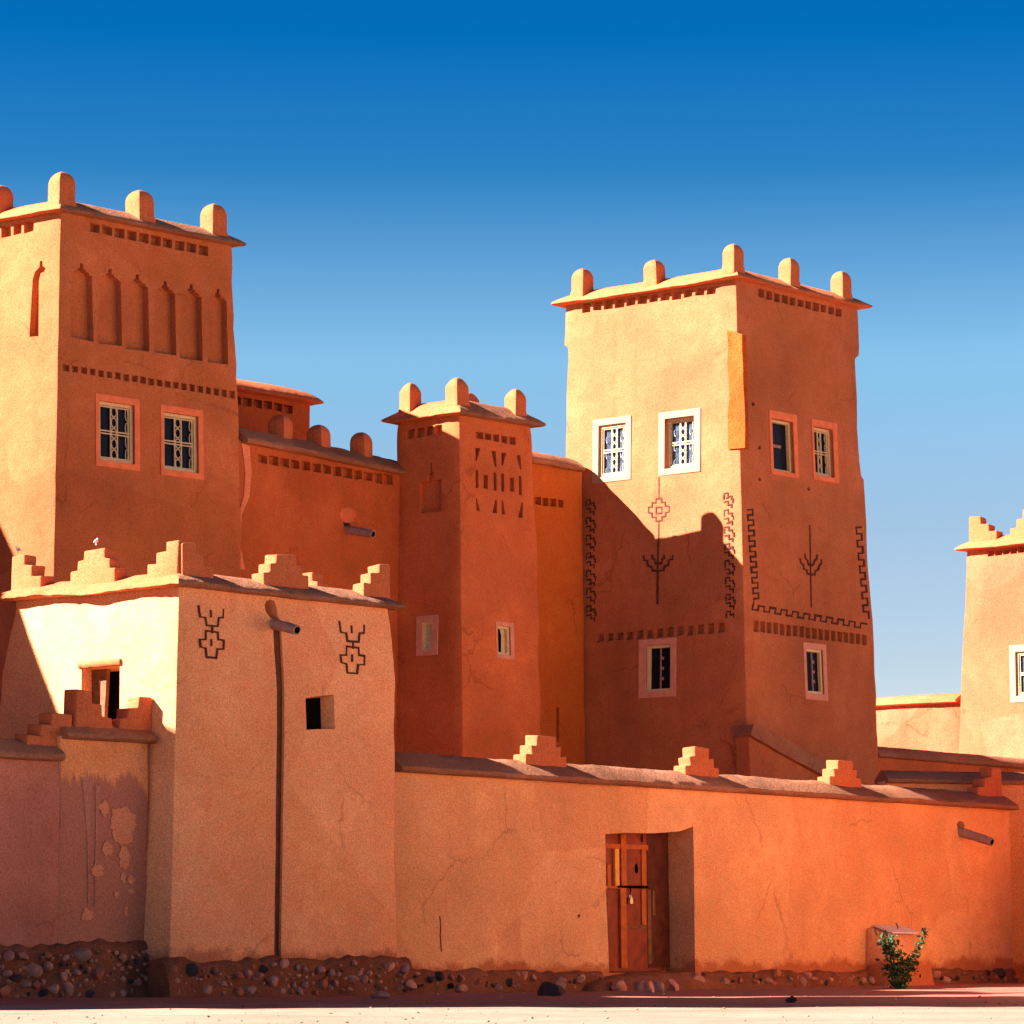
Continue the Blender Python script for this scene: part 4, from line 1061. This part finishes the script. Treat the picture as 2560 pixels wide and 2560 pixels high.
t.links.new(col, b.inputs['Base Color']); b.inputs['Roughness'].default_value = 1
bp = N(t, 'ShaderNodeBump'); bp.inputs['Strength'].default_value = 0.6; bp.inputs['Distance'].default_value = 1
sm = N(t, 'ShaderNodeMath', operation='ADD'); t.links.new(rng(t, n2.outputs[0], 0, 1, 0, 0.05), sm.inputs[0]); t.links.new(rng(t, n3.outputs[0], 0, 1, 0, 0.012), sm.inputs[1])
t.links.new(sm.outputs[0], bp.inputs['Height']); t.links.new(bp.outputs[0], b.inputs['Normal'])
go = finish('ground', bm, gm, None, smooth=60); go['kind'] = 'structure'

# pebbles scattered over the street
bm = bmesh.new(); rnd = random.Random(5)
for k in range(900):
    y = rnd.uniform(27, 55); x = rnd.uniform(-0.165, 0.165) * y; r = 0.005 + 0.018 * rnd.random() ** 5
    c = Vector((x, y, 0.035 * nz((x, y, 0), 0.25, 3) + 0.016 * nz((x, y, 0), 0.9, 8) + r * 0.3))
    add_rock(bm, c, (r * 1.3, r * 1.2, r * 0.8), rnd.uniform(0, 90), k % 3, 1)
go = finish('gravel', bm, [M['stone'], M['stone2'], M['stone4']], None, smooth=40, recalc=False); go['kind'] = 'stuff'

# ---------------------------------------------------------------- loose stones
def rock(px, py, size, mat, label, seed, D=None):
    Dg = F * EYE / (py - HZ) if D is None else D
    p = at(px, py, Dg); p.z = 0
    bm = bmesh.new(); add_rock(bm, Vector((0, 0, 0)), size, seed, 0, 3)
    o = finish('rock', bm, mat, None, smooth=30, recalc=False); o.location = (p.x, p.y, size[2] * 0.45)
    tag(o, label, 'rock', 'loose stones along the wall foot')
RK = [(1470, 2456, (.10, .09, .14), 'stone', 'upright pink stone leaning at the left of the doorstep', 3.1),
      (1545, 2474, (.17, .13, .15), 'stone', 'broad rounded pink stone first in the row below the door', 8.2),
      (1598, 2478, (.10, .09, .14), 'stone2', 'narrow greyish upright stone below the door, left of another narrow stone', 12.5),
      (1622, 2480, (.10, .09, .14), 'stone', 'narrow pink upright stone below the middle of the door', 16.0),
      (1647, 2478, (.13, .10, .12), 'stone2', 'squarish grey stone below the right half of the door', 21.7),
      (1682, 2475, (.22, .14, .13), 'stone', 'wide two-lobed pink stone below the doorway jamb', 25.3),
      (1731, 2470, (.24, .16, .19), 'stone', 'largest pointed stone at the right end of the doorstep row', 33.4),
      (1345, 2470, (.20, .15, .15), 'stone', 'pink block on the rubble heap left of the door', 41.2),
      (1392, 2478, (.17, .13, .16), 'stone2', 'pale grey block on the right of the rubble heap', 44.9),
      (1375, 2488, (.27, .16, .14), 'stone3', 'black angular boulder in the rubble heap left of the door', 52.3),
      (950, 2492, (.20, .12, .07), 'stone2', 'flat grey stone on the ground before the front tower corner', 57.1),
      (1852, 2462, (.17, .12, .09), 'stone', 'flat pale stone at the wall foot right of the doorway', 61.8),
      (1978, 2502, (.16, .08, .05), 'stone3', 'small flat dark slab lying alone on the shaded street', 66.6)]
for px, py, size, m_, lab, sd in RK: rock(px, py, size, M[m_], lab, sd)

# ---------------------------------------------------------------- plastered box by the wall and the shrub
bx = thing('plaster_box', 'rounded plaster housing with skylight-tinted slab top built against the orange wall end', 'utility box', (0, 0, 0))
ub = CW.uv(2165, 2450)[0]; ue = CW.uv(2262, 2450)[0]
c0 = CW.P(ub, 0); c0.z = 0; bx.location = c0
dpt = 0.62
def bring(z, s, k):
    w = (ue - ub)
    A = c0 + CW.u * (w * 0.05 * s) + Vector((0, 0, z)); B = c0 + CW.u * (w * (1 - 0.05 * s)) + Vector((0, 0, z))
    return [A + CW.nh * dpt * k, B + CW.nh * dpt * k, B - CW.nh * .05, A - CW.nh * .05]
bm = bmesh.new()
rings = []
for z, s, k in ((-.1, -0.6, 1.08), (0.2, -.3, 1.04), (0.45, 0, 1), (0.70, .5, .93), (0.80, .8, .86), (0.86, 1.4, .76)):
    rg_ = round_ring(bring(z, s, k), 0.17, 5, 0.04, 7, 0.3)
    rings.append([p + (Vector((0, 0, 0.12)) if (p - c0).dot(CW.nh) < dpt * .25 and z > .65 else Vector()) for p in rg_])
add_loft(bm, rings); finish('housing', bm, M['yard'], bx, smooth=50)
bm = bmesh.new(); w = ue - ub
sl_ = [c0 + CW.u * (w * a) + CW.nh * (dpt * k) + Vector((0, 0, z)) for a, k, z in ((.16, .70, .885), (.84, .70, .885), (.84, .12, 1.0), (.16, .12, 1.0))]
add_prism(bm, sl_, [p + Vector((0, 0, .03)) for p in sl_]); finish('slab', bm, M['skytint'], bx)
bm = bmesh.new(); q0 = c0 + CW.u * (w * .5) + CW.nh * (dpt * .42) + Vector((0, 0, .95)); add_tube(bm, [q0, q0 + Vector((.01, 0, .06)), q0 + Vector((-.02, 0.02, .12))], 0.012, 6); finish('stub', bm, M['stem'], bx)

D_ = F * EYE / (2472 - HZ); pb = at(2246, 2472, D_); pb.z = 0
sh = thing('shrub', 'dark green shrub with two reaching branches beside the plaster box', 'shrub', pb)
bmS = bmesh.new(); bmL = bmesh.new(); rnd = random.Random(11)
def leaf(c, r):
    d = Vector((rnd.gauss(0, 1), rnd.gauss(0, 1), rnd.gauss(0.3, 1))).normalized(); s = d.cross(Vector((rnd.gauss(0, 1), rnd.gauss(0, 1), 1))).normalized()
    n = d.cross(s) * r * 0.12
    pts = [c, c + d * r * .5 + s * r * .32 + n, c + d * r, c + d * r * .5 - s * r * .32 + n]
    bmL.faces.new([bmL.verts.new(p) for p in pts])
def branch(p, d, L, r, n_leaf, spread, lr):
    pts = [p]; q = p.copy(); dd = d.normalized()
    for k in range(7):
        dd = (dd + Vector((rnd.uniform(-.12, .12), rnd.uniform(-.12, .12), rnd.uniform(-.02, .10)))).normalized(); q = q + dd * L / 7; pts.append(q.copy())
    add_tube(bmS, pts, [r * (1 - .1 * k) for k in range(8)], 5)
    for k in range(n_leaf):
        t = rnd.random() ** 0.7; i = min(6, int(t * 7)); c = pts[i].lerp(pts[i + 1], rnd.random())
        leaf(c + Vector((rnd.gauss(0, spread), rnd.gauss(0, spread), rnd.gauss(0, spread))), lr * rnd.uniform(.6, 1.3))
branch(pb, Vector((-.12, 0, 1)), 0.80, .018, 170, .055, .085)
branch(pb, Vector((-.30, -.1, 1)), 0.85, .016, 150, .05, .08)
branch(pb, Vector((.45, .0, .9)), 0.55, .016, 140, .055, .085)
branch(pb + Vector((.20, 0, .42)), Vector((.55, .05, .8)), 0.55, .011, 80, .028, .075)
branch(pb + Vector((-.20, 0, .55)), Vector((-.1, 0, 1)), 0.24, .010, 45, .04, .075)
for k in range(6): branch(pb + Vector((rnd.gauss(0, .05), rnd.gauss(0, .05), 0)), Vector((rnd.uniform(-.5, .55), rnd.uniform(-.5, .3), 1)), rnd.uniform(.35, .62), .010, 55, .07, .075)
finish('stem', bmS, M['stem'], sh, smooth=60)
for f in bmL.faces: f.material_index = 1 if rnd.random() < .25 else 0
finish('foliage', bmL, [M['leaf'], M['leafd']], sh, recalc=False)

# ---------------------------------------------------------------- birds on the front tower's merlons
def bird(px, py, D, mat, yaw, label):
    p = at(px, py, D)
    bm = bmesh.new(); f = Vector((math.cos(yaw), math.sin(yaw), 0)); up = Vector((0, 0, 1))
    path = [p + f * x * .55 + up * z * .55 for x, z in ((-.13, .05), (-.08, .07), (-.04, .085), (0, .095), (.04, .11), (.06, .14), (.075, .165), (.095, .165), (.115, .158))]
    add_tube(bm, path, [.006, .010, .020, .025, .023, .015, .013, .009, .002], 8)
    for s in (-1, 1):
        a = p + Vector((-f.y, f.x, 0)) * .008 * s; add_tube(bm, [a + up * .035, a - up * 0.005], .003, 5)
    tag(finish('bird', bm, mat, None, smooth=70), label, 'bird', 'birds on the front tower')
pm = onL(56, 0.16); bird(45, 1382, pm.y, M['birdd'], 2.6, 'small dark bird perched on the leftmost stepped merlon')
pm = onL(242, 0.16); bird(240, 1362, pm.y, M['birdw'], 1.2, 'small white bird perched on the middle stepped merlon')
